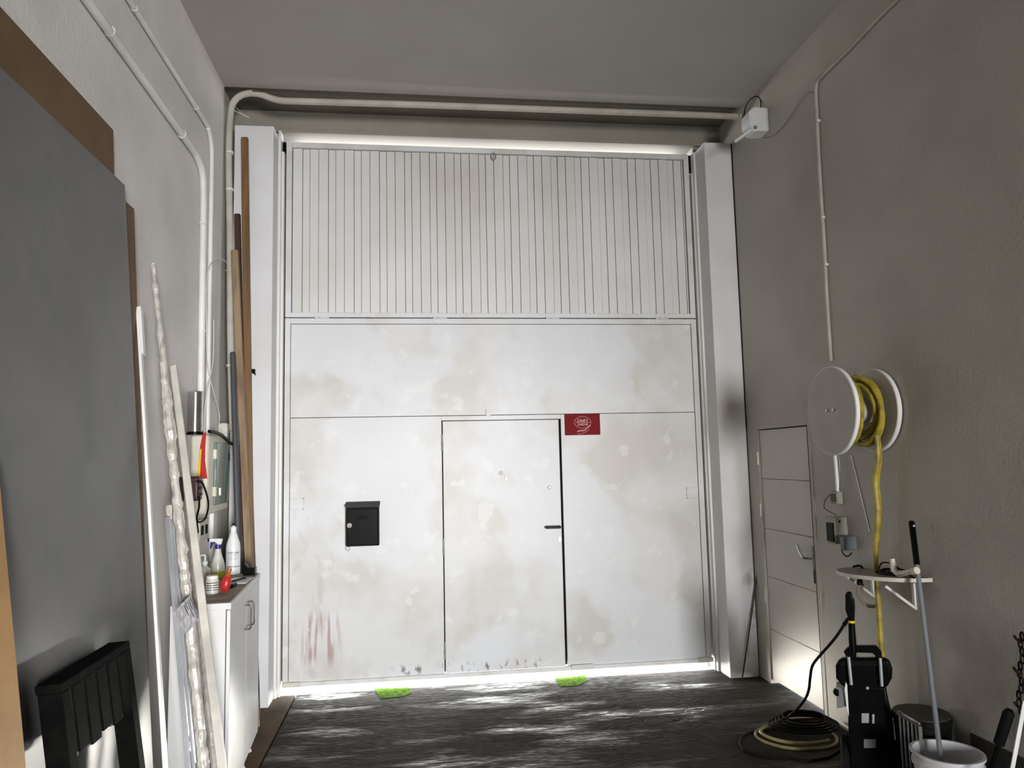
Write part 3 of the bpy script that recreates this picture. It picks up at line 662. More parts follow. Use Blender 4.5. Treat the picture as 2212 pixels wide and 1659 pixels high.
# ------------------------------------------------------------------ boards leaning on the left wall
def board(name, yn, yf, z1, xt, xb, th, m, label, cat='board'):
    """panel standing on the floor, leaning on the wall; xt/xb are its room side face at top / bottom"""
    b = MB(); vs = []
    for y in (yn, yf):
        vs += [(xb, y, 0.004), (xt, y, z1), (xt - th, y, z1), (xb - th, y, 0.004)]
    b.add(vs, [(0, 1, 2, 3), (4, 7, 6, 5), (0, 4, 5, 1), (1, 5, 6, 2), (2, 6, 7, 3), (3, 7, 4, 0)])
    return b.build(name, m, origin=((xb + xt) / 2, (yn + yf) / 2, 0), bevel=0.002, label=label, category=cat)
board('fibreboard_sheet', -6.4, -2.50, 3.283, -1.580, -1.42, 0.014, M_mdf, 'tall brown fibreboard sheet, its top edge showing above the grey panel')
board('fibreboard_sheet', -5.6, -2.27, 2.99, -1.563, -1.395, 0.014, M_mdf, 'brown fibreboard sheet showing as a narrow strip right of the grey panel')
board('grey_panel', -5.2, -2.44, 3.045, -1.545, -1.325, 0.018, M_boardg, 'large mottled grey panel leaning on the left wall', 'panel')
a = at(0, 1040, 'x', -1.42); c = at(57, 1659, 'x', -1.27)
b = MB(); dz = c - a
top = a + dz * ((1.76 - a.z) / dz.z); bot = a + dz * ((0.004 - a.z) / dz.z)
vs = []
for q in (top, bot):
    for dy in (0, -1.15):
        vs += [(q.x, q.y + dy, q.z), (q.x - 0.02, q.y + dy, q.z)]
b.add(vs, [(0, 1, 3, 2), (4, 6, 7, 5), (0, 4, 5, 1), (2, 3, 7, 6), (0, 2, 6, 4), (1, 5, 7, 3)])
b.build('chipboard_sheet', M_tan, origin=bot, bevel=0.002, label='tan chipboard sheet leaning in front of the grey panel at the left edge', category='board')

# ------------------------------------------------------------------ cabinet
F = Vector((-1.200, -1.033, 0)); Nn = Vector((-1.138, -2.042, 0)); ct = 1.057; cb = 0.10
dirv = (Nn - F).normalized(); inn = Vector((dirv.y, -dirv.x, 0))      # towards the wall
if inn.x > 0: inn = -inn
dep = 0.28
cabt = thing('cabinet', (F + Nn) / 2 + inn * dep / 2, 'white low cabinet with two doors against the left wall', 'cabinet')
def cbox(a0, a1, d0, d1, z0, z1):
    """box in cabinet frame: a along the front from far to near, d depth towards the wall"""
    b = MB(); vs = []
    for z in (z0, z1):
        for (a_, d_) in ((a0, d0), (a1, d0), (a1, d1), (a0, d1)):
            v = F + dirv * a_ + inn * d_; vs.append((v.x, v.y, z))
    return b.add(vs, [(0, 1, 2, 3), (4, 7, 6, 5), (0, 4, 5, 1), (1, 5, 6, 2), (2, 6, 7, 3), (3, 7, 4, 0)])
Ln = (Nn - F).length
cbox(0.0, 0.018, 0.022, dep, cb, ct - 0.03).build('side_panel', M_cab, cabt, bevel=0.001)
cbox(Ln - 0.018, Ln, 0.022, dep, cb, ct - 0.03).build('side_panel', M_cab, cabt, bevel=0.001)
cbox(0.018, Ln - 0.018, 0.022, dep, cb, cb + 0.018).build('bottom_panel', M_cab, cabt)
cbox(0.018, Ln - 0.018, dep - 0.01, dep, cb, ct - 0.03).build('back_panel', M_cab, cabt)
cbox(-0.004, Ln + 0.006, -0.004, dep, ct - 0.032, ct).build('top_panel', [M_cab], cabt, bevel=0.002)
cbox(0.004, Ln - 0.006, 0.008, dep - 0.006, ct, ct + 0.0015).build('dusty_surface', M_pop, cabt, label='dusty brown top surface')
for i, (a0, a1, hs) in enumerate(((0.002, Ln / 2 - 0.002, Ln / 2 - 0.055), (Ln / 2 + 0.002, Ln - 0.002, Ln / 2 + 0.055))):
    d = cbox(a0, a1, 0.0, 0.018, cb, ct - 0.036).build('door', M_cab, cabt, bevel=0.002)
    hp_ = F + dirv * hs
    zt, zb_ = ct - 0.095, ct - 0.225
    o_ = -inn
    pts = [hp_ + Vector((0, 0, zt)), hp_ + o_ * 0.02 + Vector((0, 0, zt)), hp_ + o_ * 0.032 + Vector((0, 0, zt - 0.012)), hp_ + o_ * 0.034 + Vector((0, 0, (zt + zb_) / 2)),
           hp_ + o_ * 0.032 + Vector((0, 0, zb_ + 0.012)), hp_ + o_ * 0.02 + Vector((0, 0, zb_)), hp_ + Vector((0, 0, zb_))]
    MB().tube(smooth_path(pts, 5), 0.0055, 10).build('handle', M_chrome, d)
for a_, d_ in ((0.05, 0.05), (0.33, 0.04), (Ln - 0.05, 0.05), (0.05, dep - 0.05), (Ln - 0.05, dep - 0.05)):
    v = F + dirv * a_ + inn * d_
    MB().lathe([(0.022, 0.0), (0.022, 0.006), (0.013, 0.02), (0.013, cb)], (v.x, v.y, 0), 'z', 14).build('foot', M_whitep, cabt)

TOPZ = ct + 0.002
def on_top(px, py): return at(px, py, 'z', TOPZ)
def bottle(name, px, py, label, prof, m, cap=None, capm=None, parts=None, cat='bottle'):
    p = on_top(px, py); t = thing(name, p, label, cat)
    MB().lathe([(r, p.z + h) for r, h in prof], (p.x, p.y, 0), 'z', 24).build('body', m, t)
    if cap: MB().lathe([(r, p.z + h) for r, h in cap], (p.x, p.y, 0), 'z', 16).build('cap', capm, t)
    return t, p
camdir = lambda p: Vector((CAM.x - p.x, CAM.y - p.y, 0)).normalized()
# white bottle
t, p = bottle('cleaner_bottle', 503, 1240, 'tall white cleaner bottle with printed label on the cabinet',
    [(0.040, 0), (0.043, 0.004), (0.043, 0.165), (0.040, 0.19), (0.026, 0.235), (0.018, 0.26), (0.017, 0.268)], M_whitep,
    [(0.019, 0.266), (0.019, 0.292), (0.010, 0.294), (0.008, 0.30)], M_whitep)
MB().lathe([(0.007, p.z + 0.300), (0.007, p.z + 0.312)], (p.x, p.y, 0), 'z', 10).build('spout', M_black, t)
def label_band(t, p, r, z0, z1, m, half=0.9, name='print_line'):
    d = camdir(p); a0 = math.atan2(d.y, d.x); n = 8; q = MB(); vs = []
    for z in (z0, z1):
        for k_ in range(n + 1):
            a_ = a0 - half + 2 * half * k_ / n
            vs.append((p.x + r * math.cos(a_), p.y + r * math.sin(a_), p.z + z))
    for z in (z0, z1):
        for k_ in range(n + 1):
            a_ = a0 - half + 2 * half * k_ / n
            vs.append((p.x + (r + .0006) * math.cos(a_), p.y + (r + .0006) * math.sin(a_), p.z + z))
    m1 = n + 1; fs = [(2*m1 + i, 2*m1 + i + 1, 3*m1 + i + 1, 3*m1 + i) for i in range(n)]
    q.add(vs, fs); return q.build(name, m, t)
for z0, z1, hf in ((0.118, 0.1195, .8), (0.108, 0.109, .7), (0.100, 0.101, .8), (0.093, 0.094, .8), (0.062, 0.063, .3), (0.048, 0.052, 1.0)):
    label_band(t, p, 0.0434, z0, z1, M_print, hf)
d = camdir(p); ang = math.atan2(d.y, d.x)
for i_, ch in enumerate('GERMOSAN'):
    an = ang + (-3.5 + i_) * 0.21
    text_mesh('lettering', ch, 0.017, M_print, t, (p.x + 0.0440 * math.cos(an), p.y + 0.0440 * math.sin(an), p.z + 0.134), (PI / 2, 0, an + PI / 2), sx=0.8)
# spray bottle
t, p = bottle('spray_bottle', 470, 1250, 'translucent spray bottle with yellow liquid and a blue and white trigger',
    [(0.036, 0), (0.040, 0.005), (0.041, 0.052), (0.0405, 0.075), (0.034, 0.105), (0.020, 0.150), (0.0165, 0.180)], M_clearliq)
MB().lathe([(0.037, p.z + 0.001), (0.0412, p.z + 0.006), (0.0418, p.z + 0.048)], (p.x, p.y, 0), 'z', 24).build('liquid', M_liq, t)
MB().lathe([(0.018, p.z + 0.178), (0.018, p.z + 0.202)], (p.x, p.y, 0), 'z', 16).build('collar', M_blue, t)
rt = Vector((ROWS[0][0], ROWS[0][1], 0)).normalized()
q = lambda u, z, w=0.0: (p.x + rt.x * u, p.y + rt.y * u, p.z + z)
yv = Vector((-rt.y, rt.x, 0)) * 0.022
b = MB(); b.prism([Vector(q(-0.052, 0.222)) - yv / 2, Vector(q(-0.014, 0.218)) - yv / 2, Vector(q(0.000, 0.202)) - yv / 2, Vector(q(0.018, 0.202)) - yv / 2, Vector(q(0.027, 0.238)) - yv / 2, Vector(q(-0.052, 0.240)) - yv / 2], yv)
b.build('trigger_head', M_whitep, t, bevel=0.004)
MB().bar(q(-0.062, 0.231), q(-0.050, 0.231), 0.016, 0.018).build('nozzle', M_black, t, bevel=0.002)
b = MB(); b.prism([Vector(q(-0.046, 0.218)) - yv / 4, Vector(q(-0.020, 0.212)) - yv / 4, Vector(q(-0.034, 0.204)) - yv / 4, Vector(q(-0.042, 0.178)) - yv / 4, Vector(q(-0.048, 0.178)) - yv / 4], yv / 2)
b.build('trigger', M_blue, t, bevel=0.002)
# clear pump bottle
t, p = bottle('pump_bottle', 442, 1262, 'small clear pump bottle half hidden behind the wrapped poles', [(0.026, 0), (0.030, 0.005), (0.030, 0.085), (0.012, 0.105), (0.011, 0.115)], M_clearliq,
    [(0.015, 0.112), (0.015, 0.130), (0.006, 0.132), (0.005, 0.165)], M_whitep)
MB().bar((p.x, p.y, p.z + 0.166), (p.x - 0.03, p.y, p.z + 0.163), 0.012, 0.010).build('spout', M_whitep, t, bevel=0.003)
# labelled jar
t, p = bottle('plastic_jar', 458, 1282, 'clear plastic jar with black striped label at the near end of the cabinet', [(0.030, 0), (0.033, 0.004), (0.033, 0.070), (0.028, 0.080)], M_clearliq,
    [(0.030, 0.078), (0.030, 0.094)], M_whitep)
for z in (0.02, 0.032, 0.044, 0.056): label_band(t, p, 0.0335, z, z + 0.004, M_print, 1.0)
# red bottle with amber neck
p = on_top(483, 1280)
t = thing('oil_bottle', p, 'red plastic bottle with amber neck lying tilted on the cabinet', 'bottle')
ax = (Vector((0.020, 0.01, 0.095))).normalized()
def tilted(prof, m, name, par, n=18):
    u = ax.orthogonal().normalized(); w = ax.cross(u); vs = []
    for r, h in prof:
        for j in range(n):
            a_ = 2 * PI * j / n; vs.append(Vector((p.x, p.y, p.z + 0.004)) + ax * h + (u * math.cos(a_) * 0.9 + w * math.sin(a_)) * r)
    fs = [(i*n+j, i*n+(j+1) % n, (i+1)*n+(j+1) % n, (i+1)*n+j) for i in range(len(prof)-1) for j in range(n)] + [tuple(range(n))[::-1], tuple((len(prof)-1)*n+j for j in range(n))]
    return MB().add(vs, fs).build(name, m, par)
tilted([(0.010, 0.0), (0.022, 0.012), (0.029, 0.035), (0.028, 0.060), (0.018, 0.082)], M_red, 'body', t)
tilted([(0.0178, 0.080), (0.012, 0.092), (0.010, 0.105), (0.013, 0.108), (0.013, 0.125)], M_orange, 'neck', t)
# black brush block, white tray, black tool
p = on_top(500, 1268)
MB().box((p.x - 0.03, p.y - 0.05, p.z), (p.x + 0.02, p.y + 0.05, p.z + 0.022)).build('black_block', M_black, origin=p, bevel=0.006, label='small black block beside the red bottle', category='block')
p = on_top(512, 1256)
t = thing('plastic_tray', p, 'flat white tray on the cabinet beside the white bottle', 'tray')
MB().box((p.x - 0.05, p.y - 0.10, p.z), (p.x + 0.07, p.y + 0.12, p.z + 0.006)).build('base', M_whitep, t, bevel=0.003)
MB().bar((p.x - 0.02, p.y - 0.05, p.z + 0.010), (p.x + 0.03, p.y + 0.07, p.z + 0.010), 0.022, 0.006).build('blade', M_black, t, bevel=0.002)
# the clamp
t = [o for o in S.objects if o.name.startswith('door_stop')][0]
pp = F + inn * 0.05 + dirv * 0.06; t.location = (pp.x, pp.y, TOPZ)
b = MB(); b.box((pp.x - 0.035, pp.y - 0.03, TOPZ), (pp.x + 0.035, pp.y + 0.03, TOPZ + 0.045)); b.prism([(pp.x - 0.035, pp.y - 0.03, TOPZ + 0.045), (pp.x - 0.005, pp.y - 0.03, TOPZ + 0.045), (pp.x - 0.03, pp.y - 0.03, TOPZ + 0.075)], (0, 0.06, 0))
b.build('body', M_black, t, bevel=0.003)
t.name = 'clamp'

# ------------------------------------------------------------------ long profiles leaning in front of the cabinet
def lean(px0, py0, xt, px1, py1, xb):
    return at(px0, py0, 'x', xt), at(px1, py1, 'x', xb)
A, B = lean(298, 665, -1.535, 357, 1659, -1.22)
stick('white_profile', A, B, 0.030, 0.014, M_white, 'slim white profile leaning beside the grey panel', 'profile', None, (1, 0, 0))
mid = A + (B - A) * 0.12
b = MB().bar(A + Vector((0.012, 0, 0.002)), mid + Vector((0.012, 0, 0)), 0.036, 0.012, (1, 0, 0)); b.build('white_profile', M_white, origin=mid, bevel=0.002, label='short white end piece clipped to the slim white profile', category='profile')
# film wrapped pole
A, B = lean(331, 572, -1.56, 440, 1659, -1.14)
k = (0.012 - A.z) / (B.z - A.z); E_ = A + (B - A) * k
t = thing('wrapped_pole', E_, 'long pole in crinkled clear film, its tip highest of the leaning lengths', 'pole')
n = 120; pts = []; rr = []
for i in range(n + 1):
    s_ = i / n; pts.append(A + (E_ - A) * s_ + Vector((random.uniform(-.002, .002), random.uniform(-.003, .003), 0)))
    base = (0.011 + 0.013 * min(1, s_ * 2.2)) * (1.3 if 0.24 < s_ < 0.36 else 1.0)
    rr.append(base * (1 + random.uniform(-0.20, 0.20)))
MB().tube(pts, 0.03, 9, rr=rr).build('film', M_film, t, smooth=20)
MB().tube([A + Vector((0, 0, 0.006)), A + (E_ - A) * 0.02], 0.009, 8).build('core', M_board, t)
# cream boards beside the wrapped pole
A, B = lean(374, 790, -1.53, 480, 1659, -1.00)
stick('cream_board', A, B, 0.036, 0.012, M_board, 'cream skirting length leaning right of the wrapped pole', 'board', None, (0, 1, 0))
A2, B2 = lean(384, 880, -1.53, 466, 1659, -1.12)
k = (0.012 - A2.z) / (B2.z - A2.z); E2 = A2 + (B2 - A2) * k
n = 60; pts = []; rr = []
for i in range(n + 1):
    s_ = i / n; pts.append(A2 + (E2 - A2) * s_); rr.append((0.008 + 0.012 * min(1, s_ * 3)) * (1 + random.uniform(-.14, .14)))
t = thing('wrapped_board', E2, 'film wrapped length between the wrapped pole and the cabinet', 'board')
MB().tube(pts, 0.03, 8, rr=rr).build('film', M_film, t, smooth=20)
# aluminium profiles
g = 'aluminium profiles leaning left of the cabinet'
for i, (p0, p1, w, lab) in enumerate(((362, 408, 0.022, 'leftmost bright aluminium profile in the leaning bundle'), (369, 418, 0.020, 'second aluminium profile in the leaning bundle'),
                                 (376, 430, 0.022, 'third aluminium profile in the leaning bundle, nearest the wrapped pole'))):
    A, B = lean(p0, 1118 + i * 6, -1.40 + i * 0.004, p1, 1659, -1.19 + i * 0.008)
    stick('aluminium_profile', A, B, w, 0.02, M_lead, lab, 'profile', g, (1, 0, 0), bevel=0.001)
A, B = lean(368, 1090, -1.41, 371, 1130, -1.40)
b = MB().bar(B, A, 0.055, 0.035, (1, 0, 0)); b.build('film_cap', M_film, origin=B, bevel=0.008, label='clear film wrapped round the top of the aluminium profiles', category='film')
# paper tag
c = at(403, 1328, 'x', -1.20); rt3 = Vector((0.45, -0.89, 0)).normalized()
t = thing('paper_tag', c, 'crumpled white delivery note taped to the leaning profiles', 'paper')
U = lambda px, py, d=0.0: at(px, py, 'x', -1.225 + d)
quad = [U(410, 1286), U(430, 1337), U(402, 1371), U(374, 1325)]
ctr = sum(quad, Vector()) / 4
n_ = 8; vs = []
for i in range(n_ + 1):
    for j in range(n_ + 1):
        a_, b_ = i / n_, j / n_
        v = quad[0] * (1-a_) * (1-b_) + quad[1] * a_ * (1-b_) + quad[2] * a_ * b_ + quad[3] * (1-a_) * b_
        vs.append(v + Vector((random.uniform(-.004, .004), 0, 0)))
fs = [(i*(n_+1)+j, i*(n_+1)+j+1, (i+1)*(n_+1)+j+1, (i+1)*(n_+1)+j) for i in range(n_) for j in range(n_)]
o = MB().add(vs, fs).build('sheet', M_paper, t, smooth=0)
sm = o.modifiers.new('thick', 'SOLIDIFY'); sm.thickness = 0.001
for i in range(5):
    s0 = quad[3] * (1 - (0.50 + i * 0.1)) + quad[0] * (0.50 + i * 0.1)
    e0 = quad[2] * (1 - (0.50 + i * 0.1)) + quad[1] * (0.50 + i * 0.1)
    ln = (0.5, 0.35, 0.7, 0.45, 0.9)[i]
    MB().bar(s0 + (e0 - s0) * 0.06 + Vector((0.006, 0, 0)), s0 + (e0 - s0) * ln + Vector((0.006, 0, 0)), 0.0035, 0.0008, (1, 0, 0)).build('print_line', M_print, t)

# ------------------------------------------------------------------ black steel trestle at the lower left
M_groove = mat('worn_grey_steel', (0.09, 0.09, 0.085), 0.6, spec=0.2)
TX = -1.30
f0 = at(132, 1478, 'x', TX); f1 = at(280, 1382, 'x', TX)
zt = (f0.z + f1.z) / 2
y0, y1 = f0.y - 0.005, f1.y
t = thing('steel_trestle', (TX + 0.1, (y0 + y1) / 2, 0), 'black steel trestle with a ribbed apron leaning on the grey panel', 'trestle')
lean_v = Vector((0.15, 0, -1.0)).normalized(); bk = Vector((-1.0, 0, -0.05)).normalized()
def tp(y, down, back=0.0): return Vector((TX, y, zt)) + lean_v * down + bk * back
b = MB(); b.prism([tp(y0, 0), tp(y1, 0), tp(y1, 0, 0.075), tp(y0, 0, 0.075)], lean_v * 0.028)
b.build('top_plate', M_trestle, t, bevel=0.003)
Lg = (zt - 0.004) / -lean_v.z
for ya, yb_ in ((y0, y0 + 0.055), (y1 - 0.055, y1)):
    b = MB(); b.prism([tp(ya, 0.028), tp(yb_, 0.028), tp(yb_, 0.028, 0.070), tp(ya, 0.028, 0.070)], lean_v * (Lg - 0.045))
    b.build('leg', M_trestle, t, bevel=0.003)
n = 5; yy0, yy1 = y0 + 0.055, y1 - 0.055; w = (yy1 - yy0) / n
for i in range(n):
    a = yy0 + i * w
    b = MB(); b.prism([tp(a + 0.02, 0.028, 0.0), tp(a + w, 0.028, 0.0), tp(a + w, 0.028, 0.03), tp(a + 0.02, 0.028, 0.03)], lean_v * (0.215 - (0.0 if i % 2 else 0.012)))
    b.build('rib', M_trestle, t, bevel=0.002)
    b = MB(); b.prism([tp(a + 0.002, 0.030, 0.006), tp(a + 0.018, 0.030, 0.006), tp(a + 0.018, 0.030, 0.03), tp(a + 0.002, 0.030, 0.03)], lean_v * 0.21)
    b.build('groove', M_groove, t, label='grey worn groove between ribs')

# ------------------------------------------------------------------ right wall fittings
# cable / hose reel
ry, rz = -1.985, 1.972
t = thing('hose_reel', (RW, ry, rz - 0.25), 'large wooden cable reel with yellow hose mounted on the right wall', 'reel')
MB().lathe([(0.250, 2.150), (0.254, 2.156), (0.254, 2.170), (0.250, 2.176)], (0, ry, rz), 'x', 56).build('flange', [M_discs], t, label='front round flange')
MB().lathe([(0.2555, 2.153), (0.2555, 2.173)], (0, ry, rz), 'x', 56).build('rim_band', M_whitep, t, label='white edge band of the front flange')
MB().lathe([(0.235, 2.405), (0.238, 2.411), (0.238, 2.428), (0.235, 2.434)], (0, ry, rz), 'x', 56).build('flange', M_discs, t, label='rear round flange')
MB().lathe([(0.2395, 2.408), (0.2395, 2.430)], (0, ry, rz), 'x', 56).build('rim_band', M_whitep, t, label='white edge band of the rear flange')
MB().lathe([(0.07, 2.17), (0.07, 2.44)], (0, ry, rz), 'x', 24).build('hub', M_discs, t)
for dy in (-0.02, 0.045): MB().lathe([(0.008, 2.140), (0.008, 2.152)], (0, ry - 0.02 + dy, rz + 0.004), 'x', 10).build('bolt', M_chrome, t)
hs = thing('yellow_hose', (2.30, ry - 0.1, 0.35), 'yellow flat hose wound on the reel and hanging down the right wall', 'hose')
pts = []
for i in range(9 * 24):
    a_ = 2 * PI * i / 24; lay = i / (9 * 24)
    R_ = 0.165 + 0.028 * math.sin(i * 0.037) + 0.012 * math.sin(i * 0.31)
    pts.append((2.205 + 0.165 * (0.5 - 0.5 * math.cos(lay * 2 * PI * 2.2)) + 0.008 * math.sin(i * .2), ry + R_ * math.cos(a_), rz + R_ * math.sin(a_)))
MB().tube(pts, 0.015, 8).build('coil', M_yellow, hs)
X_ = 2.34
hang = [at(1893, 930, 'x', X_), at(1897, 990, 'x', X_), at(1891, 1040, 'x', X_), at(1896, 1110, 'x', X_), at(1892, 1190, 'x', X_), at(1894, 1260, 'x', X_), at(1900, 1340, 'x', X_), at(1905, 1420, 'x', X_), at(1908, 1500, 'x', X_), at(1906, 1570, 'x', X_)]
hp2 = smooth_path(hang, 6)
MB().tube(hp2, 0.013, 8, rr=[0.012 + 0.006 * abs(math.sin(i * 0.11)) for i in range(len(hp2))]).build('hanging_end', M_yellow, hs)
hq = [p_ + Vector((0.02, -0.012 * math.sin(i * 0.13) + 0.018, 0)) for i, p_ in enumerate(hp2)]
MB().tube(hq, 0.009, 8).build('hanging_end', M_yellow, hs)

XR = RW - 0.014
conduit('conduit', [at(2300, -330, 'x', XR), at(1945, -8, 'x', XR), at(1830, 110, 'x', XR), at(1775, 165, 'x', XR), at(1763, 190, 'x', XR), at(1765, 260, 'x', XR), at(1772, 400, 'x', XR), at(1780, 520, 'x', XR), at(1786, 640, 'x', XR), at(1795, 780, 'x', XR)], 0.0115,
        'thin painted conduit rising up the right wall above the reel', [(at(1778, 470, 'x', XR), (0, 0, 1)), (at(1785, 572, 'x', XR), (0, 0, 1)), (at(1768, 262, 'x', XR), (0, 0, 1))], n=10, m=M_dusty)
b = MB(); b.tube(smooth_path([at(1760, 200, 'x', XR), at(1750, 199, 'x', XR - .02), at(1736, 210, 'x', XR - .02), at(1700, 262, 'x', XR), at(1672, 292, 'x', XR), at(1650, 298, 'x', XR)], 6), 0.004, 6)
b.build('cable', M_head, origin=at(1760, 200, 'x', XR), label='thin cable drooping from the right conduit to the white box', category='cable')
# conduit down to the sockets
conduit('conduit', [at(1803, 975, 'x', XR), at(1806, 1010, 'x', XR), at(1810, 1062, 'x', XR)], 0.012, 'short conduit from the reel down to the open junction box', (), n=10)
b = MB().tube([at(1812, 975, 'x', XR - .02), at(1815, 1015, 'x', XR - .02), at(1813, 1060, 'x', XR - .02)], 0.003, 6)
b.build('cable', M_chrome, origin=at(1812, 1060, 'x', XR), label='bright thin wire beside the short conduit under the reel', category='cable')
b = MB(); p0, p1 = at(1836, 985, 'x', XR + .006), at(1876, 1150, 'x', XR + .006)
b.bar(p1, p0, 0.030, 0.005, (1, 0, 0)); b.build('cable_trunking', M_wall, origin=p1, bevel=0.002, label='slanting painted trunking right of the junction box', category='trunking')

def wallbox(name, pxa, pya, pxb, pyb, d, m, label, cat, off=0.0):
    """box on the right wall: its room side face spans the two pixels"""
    # pxa far edge of the room side face, d its near edge, pxb where the near side meets the wall
    ny = at(pxb, (pya + pyb) / 2, 'x', RW).y
    q1 = at(d, pya, 'y', ny); q2 = at(d, pyb, 'y', ny); dd = RW - q1.x
    a = Vector((q1.x, at(pxa, pya, 'x', q1.x).y, q1.z)); c = Vector((q1.x, ny, q2.z)); d = dd
    t = thing(name, (RW, (a.y + c.y) / 2, min(a.z, c.z)), label, cat)
    MB().box((RW - d, a.y, a.z), (RW - 0.0005, c.y, c.z)).build('housing', m, t, bevel=0.007, seg=3)
    return t, a, c
M_boxg = mat('greenish_grey_plastic', (0.33, 0.325, 0.27), 0.5)
t, a, c = wallbox('junction_box', 1793, 1062, 1822, 1090, 1806, M_boxg, 'small open junction box with dark socket, right of the side door', 'junction box')
MB().box((a.x - 0.004, a.y - 0.006, a.z - 0.015), (a.x + 0.002, c.y + 0.008, c.z + 0.015)).build('socket_insert', M_maroon, t, bevel=0.002)
b = MB(); b.tube(smooth_path([at(1794, 1068, 'x', RW - .05), at(1783, 1080, 'x', RW - .06), at(1780, 1095, 'x', RW - .06), at(1788, 1103, 'x', RW - .05), at(1808, 1113, 'x', RW - .03)], 6), 0.003, 6)
b.build('cable', mat('green_cable', (0.08, 0.10, 0.07), 0.5), origin=at(1788, 1103, 'x', RW - .05), label='thin green cable loop between the junction box and the switch box', category='cable')
t, a, c = wallbox('switch_box', 1784, 1118, 1833, 1176, 1801, M_boxg, 'grey beige switch box with black rocker panel on the right wall', 'switch box')
MB().box((a.x - 0.008, a.y - 0.008, a.z - 0.035), (a.x + 0.002, c.y + 0.006, c.z + 0.012)).build('rocker_panel', M_black, t, bevel=0.003)
MB().lathe([(0.007, c.y - 0.003), (0.007, c.y + 0.002)], ((a.x + RW) / 2 - 0.01, 0, a.z - 0.025), 'y', 10).build('screw', M_black, t)
t, a, c = wallbox('adapter_box', 1813, 1159, 1852, 1189, 1817, mat('blue_grey_plastic', (0.15, 0.17, 0.20), 0.45), 'blue grey socket box below the switch box', 'socket box')
b = MB(); b.tube(smooth_path([at(1818, 1188, 'x', RW - .07), at(1822, 1197, 'x', RW - .07), at(1831, 1202, 'x', RW - .06), at(1840, 1194, 'x', RW - .04)], 6), 0.004, 6)
b.build('cable', M_rubber, origin=at(1831, 1202, 'x', RW - .06), label='short black cable loop under the blue grey socket box', category='cable')

# shelf
SZ = 1.045
sa = at(1855, 1232, 'z', SZ); sy0, sy1 = -2.345, -1.665
t = thing('wall_shelf', (RW, (sy0 + sy1) / 2, SZ - 0.02), 'half round wall shelf with white edge on the right wall', 'shelf')
dpt = 0.25; poly = []; zf = lambda y: 1.036 + 0.055 * (-1.68 - y)
for i in range(25):
    a_ = PI * i / 24; yy = (sy0 + sy1) / 2 + (sy1 - sy0) / 2 * math.cos(a_); poly.append((RW - dpt * math.sin(a_) ** 0.85, yy, zf(yy) - 0.02))
MB().prism(poly, (0, 0, 0.02)).build('board', mat('shelf_top', (0.30, 0.27, 0.22), 0.5), t)
q = MB(); vs = []; fs = []
for i in range(25):
    p_ = Vector(poly[i]); cc = Vector((RW, (sy0 + sy1) / 2, SZ - 0.02)); d_ = (p_ - cc).normalized() * 0.003
    vs += [p_, p_ + d_, p_ + d_ + Vector((0, 0, 0.0205)), p_ + Vector((0, 0, 0.0205))]
for i in range(24):
    for j in range(4): fs.append((i*4+j, i*4+(j+1) % 4, (i+1)*4+(j+1) % 4, (i+1)*4+j))
q.add(vs, fs).build('edge_band', M_board, t)
for y in (-2.20, -1.83):
    b = MB(); b.box((RW - 0.012, y - 0.01, SZ - 0.16), (RW - 0.001, y + 0.01, SZ - 0.02)); b.bar((RW - 0.01, y, SZ - 0.15), (RW - 0.17, y, SZ - 0.03), 0.014, 0.012, (0, 1, 0))
    b.build('bracket', M_conduit, t, bevel=0.001)
# white spray nozzle on the shelf
P_ = lambda px, py: at(px, py, 'x', 2.31)
t = thing('pvc_elbow', (2.31, P_(1938, 1240).y, zf(P_(1938, 1240).y)), 'white plastic elbow handle standing on the half round shelf', 'elbow')
P_ = lambda px, py: at(px, py, 'x', 2.31)
zoff = SZ + 0.014
a_, b_, c_, d_ = P_(1927, 1207), P_(1931, 1232), P_(1940, 1240), P_(1972, 1234)
c_.z = zf(c_.y) + 0.017
MB().tube([a_, (a_ + b_) / 2, b_, c_, d_], 0.014, 10, rr=[0.013, 0.016, 0.017, 0.015, 0.014]).build('body', M_cream, t)
MB().tube([d_, d_ + (d_ - c_).normalized() * 0.035], 0.018, 12).build('collar', M_cream, t)
b = MB(); cc = at(1918, 1232, 'x', 2.33); SZ = zf(cc.y) + 0.003
for k_ in range(3):
    b.torus((cc.x + 0.01 * k_, cc.y - 0.02 * k_, SZ + 0.008 + 0.009 * k_), 0.055 + 0.01 * k_, 0.004, 'z', 22, 6, (0.8, 1.5 - .2 * k_))
b.tube(smooth_path([(cc.x, cc.y + 0.08, SZ + 0.02), (cc.x, cc.y + 0.05, SZ + 0.055), (cc.x + .01, cc.y - 0.02, SZ + 0.06), (cc.x + 0.01, cc.y - 0.20, SZ + 0.012)], 6), 0.004, 6)
b.build('cable', M_rubber, origin=(cc.x, cc.y, SZ), label='coiled black cable lying on the half round shelf', category='cable')
b = MB(); b.tube(smooth_path([at(1843, 1224, 'x', RW - .08), at(1853, 1222, 'x', RW - .07), at(1860, 1223, 'x', RW - .04), at(1864, 1229, 'x', RW - .01)], 5), 0.006, 8)
b.build('wall_hook', M_blackm, origin=at(1864, 1229, 'x', RW - .01), label='black hook sticking out left of the half round shelf', category='hook')
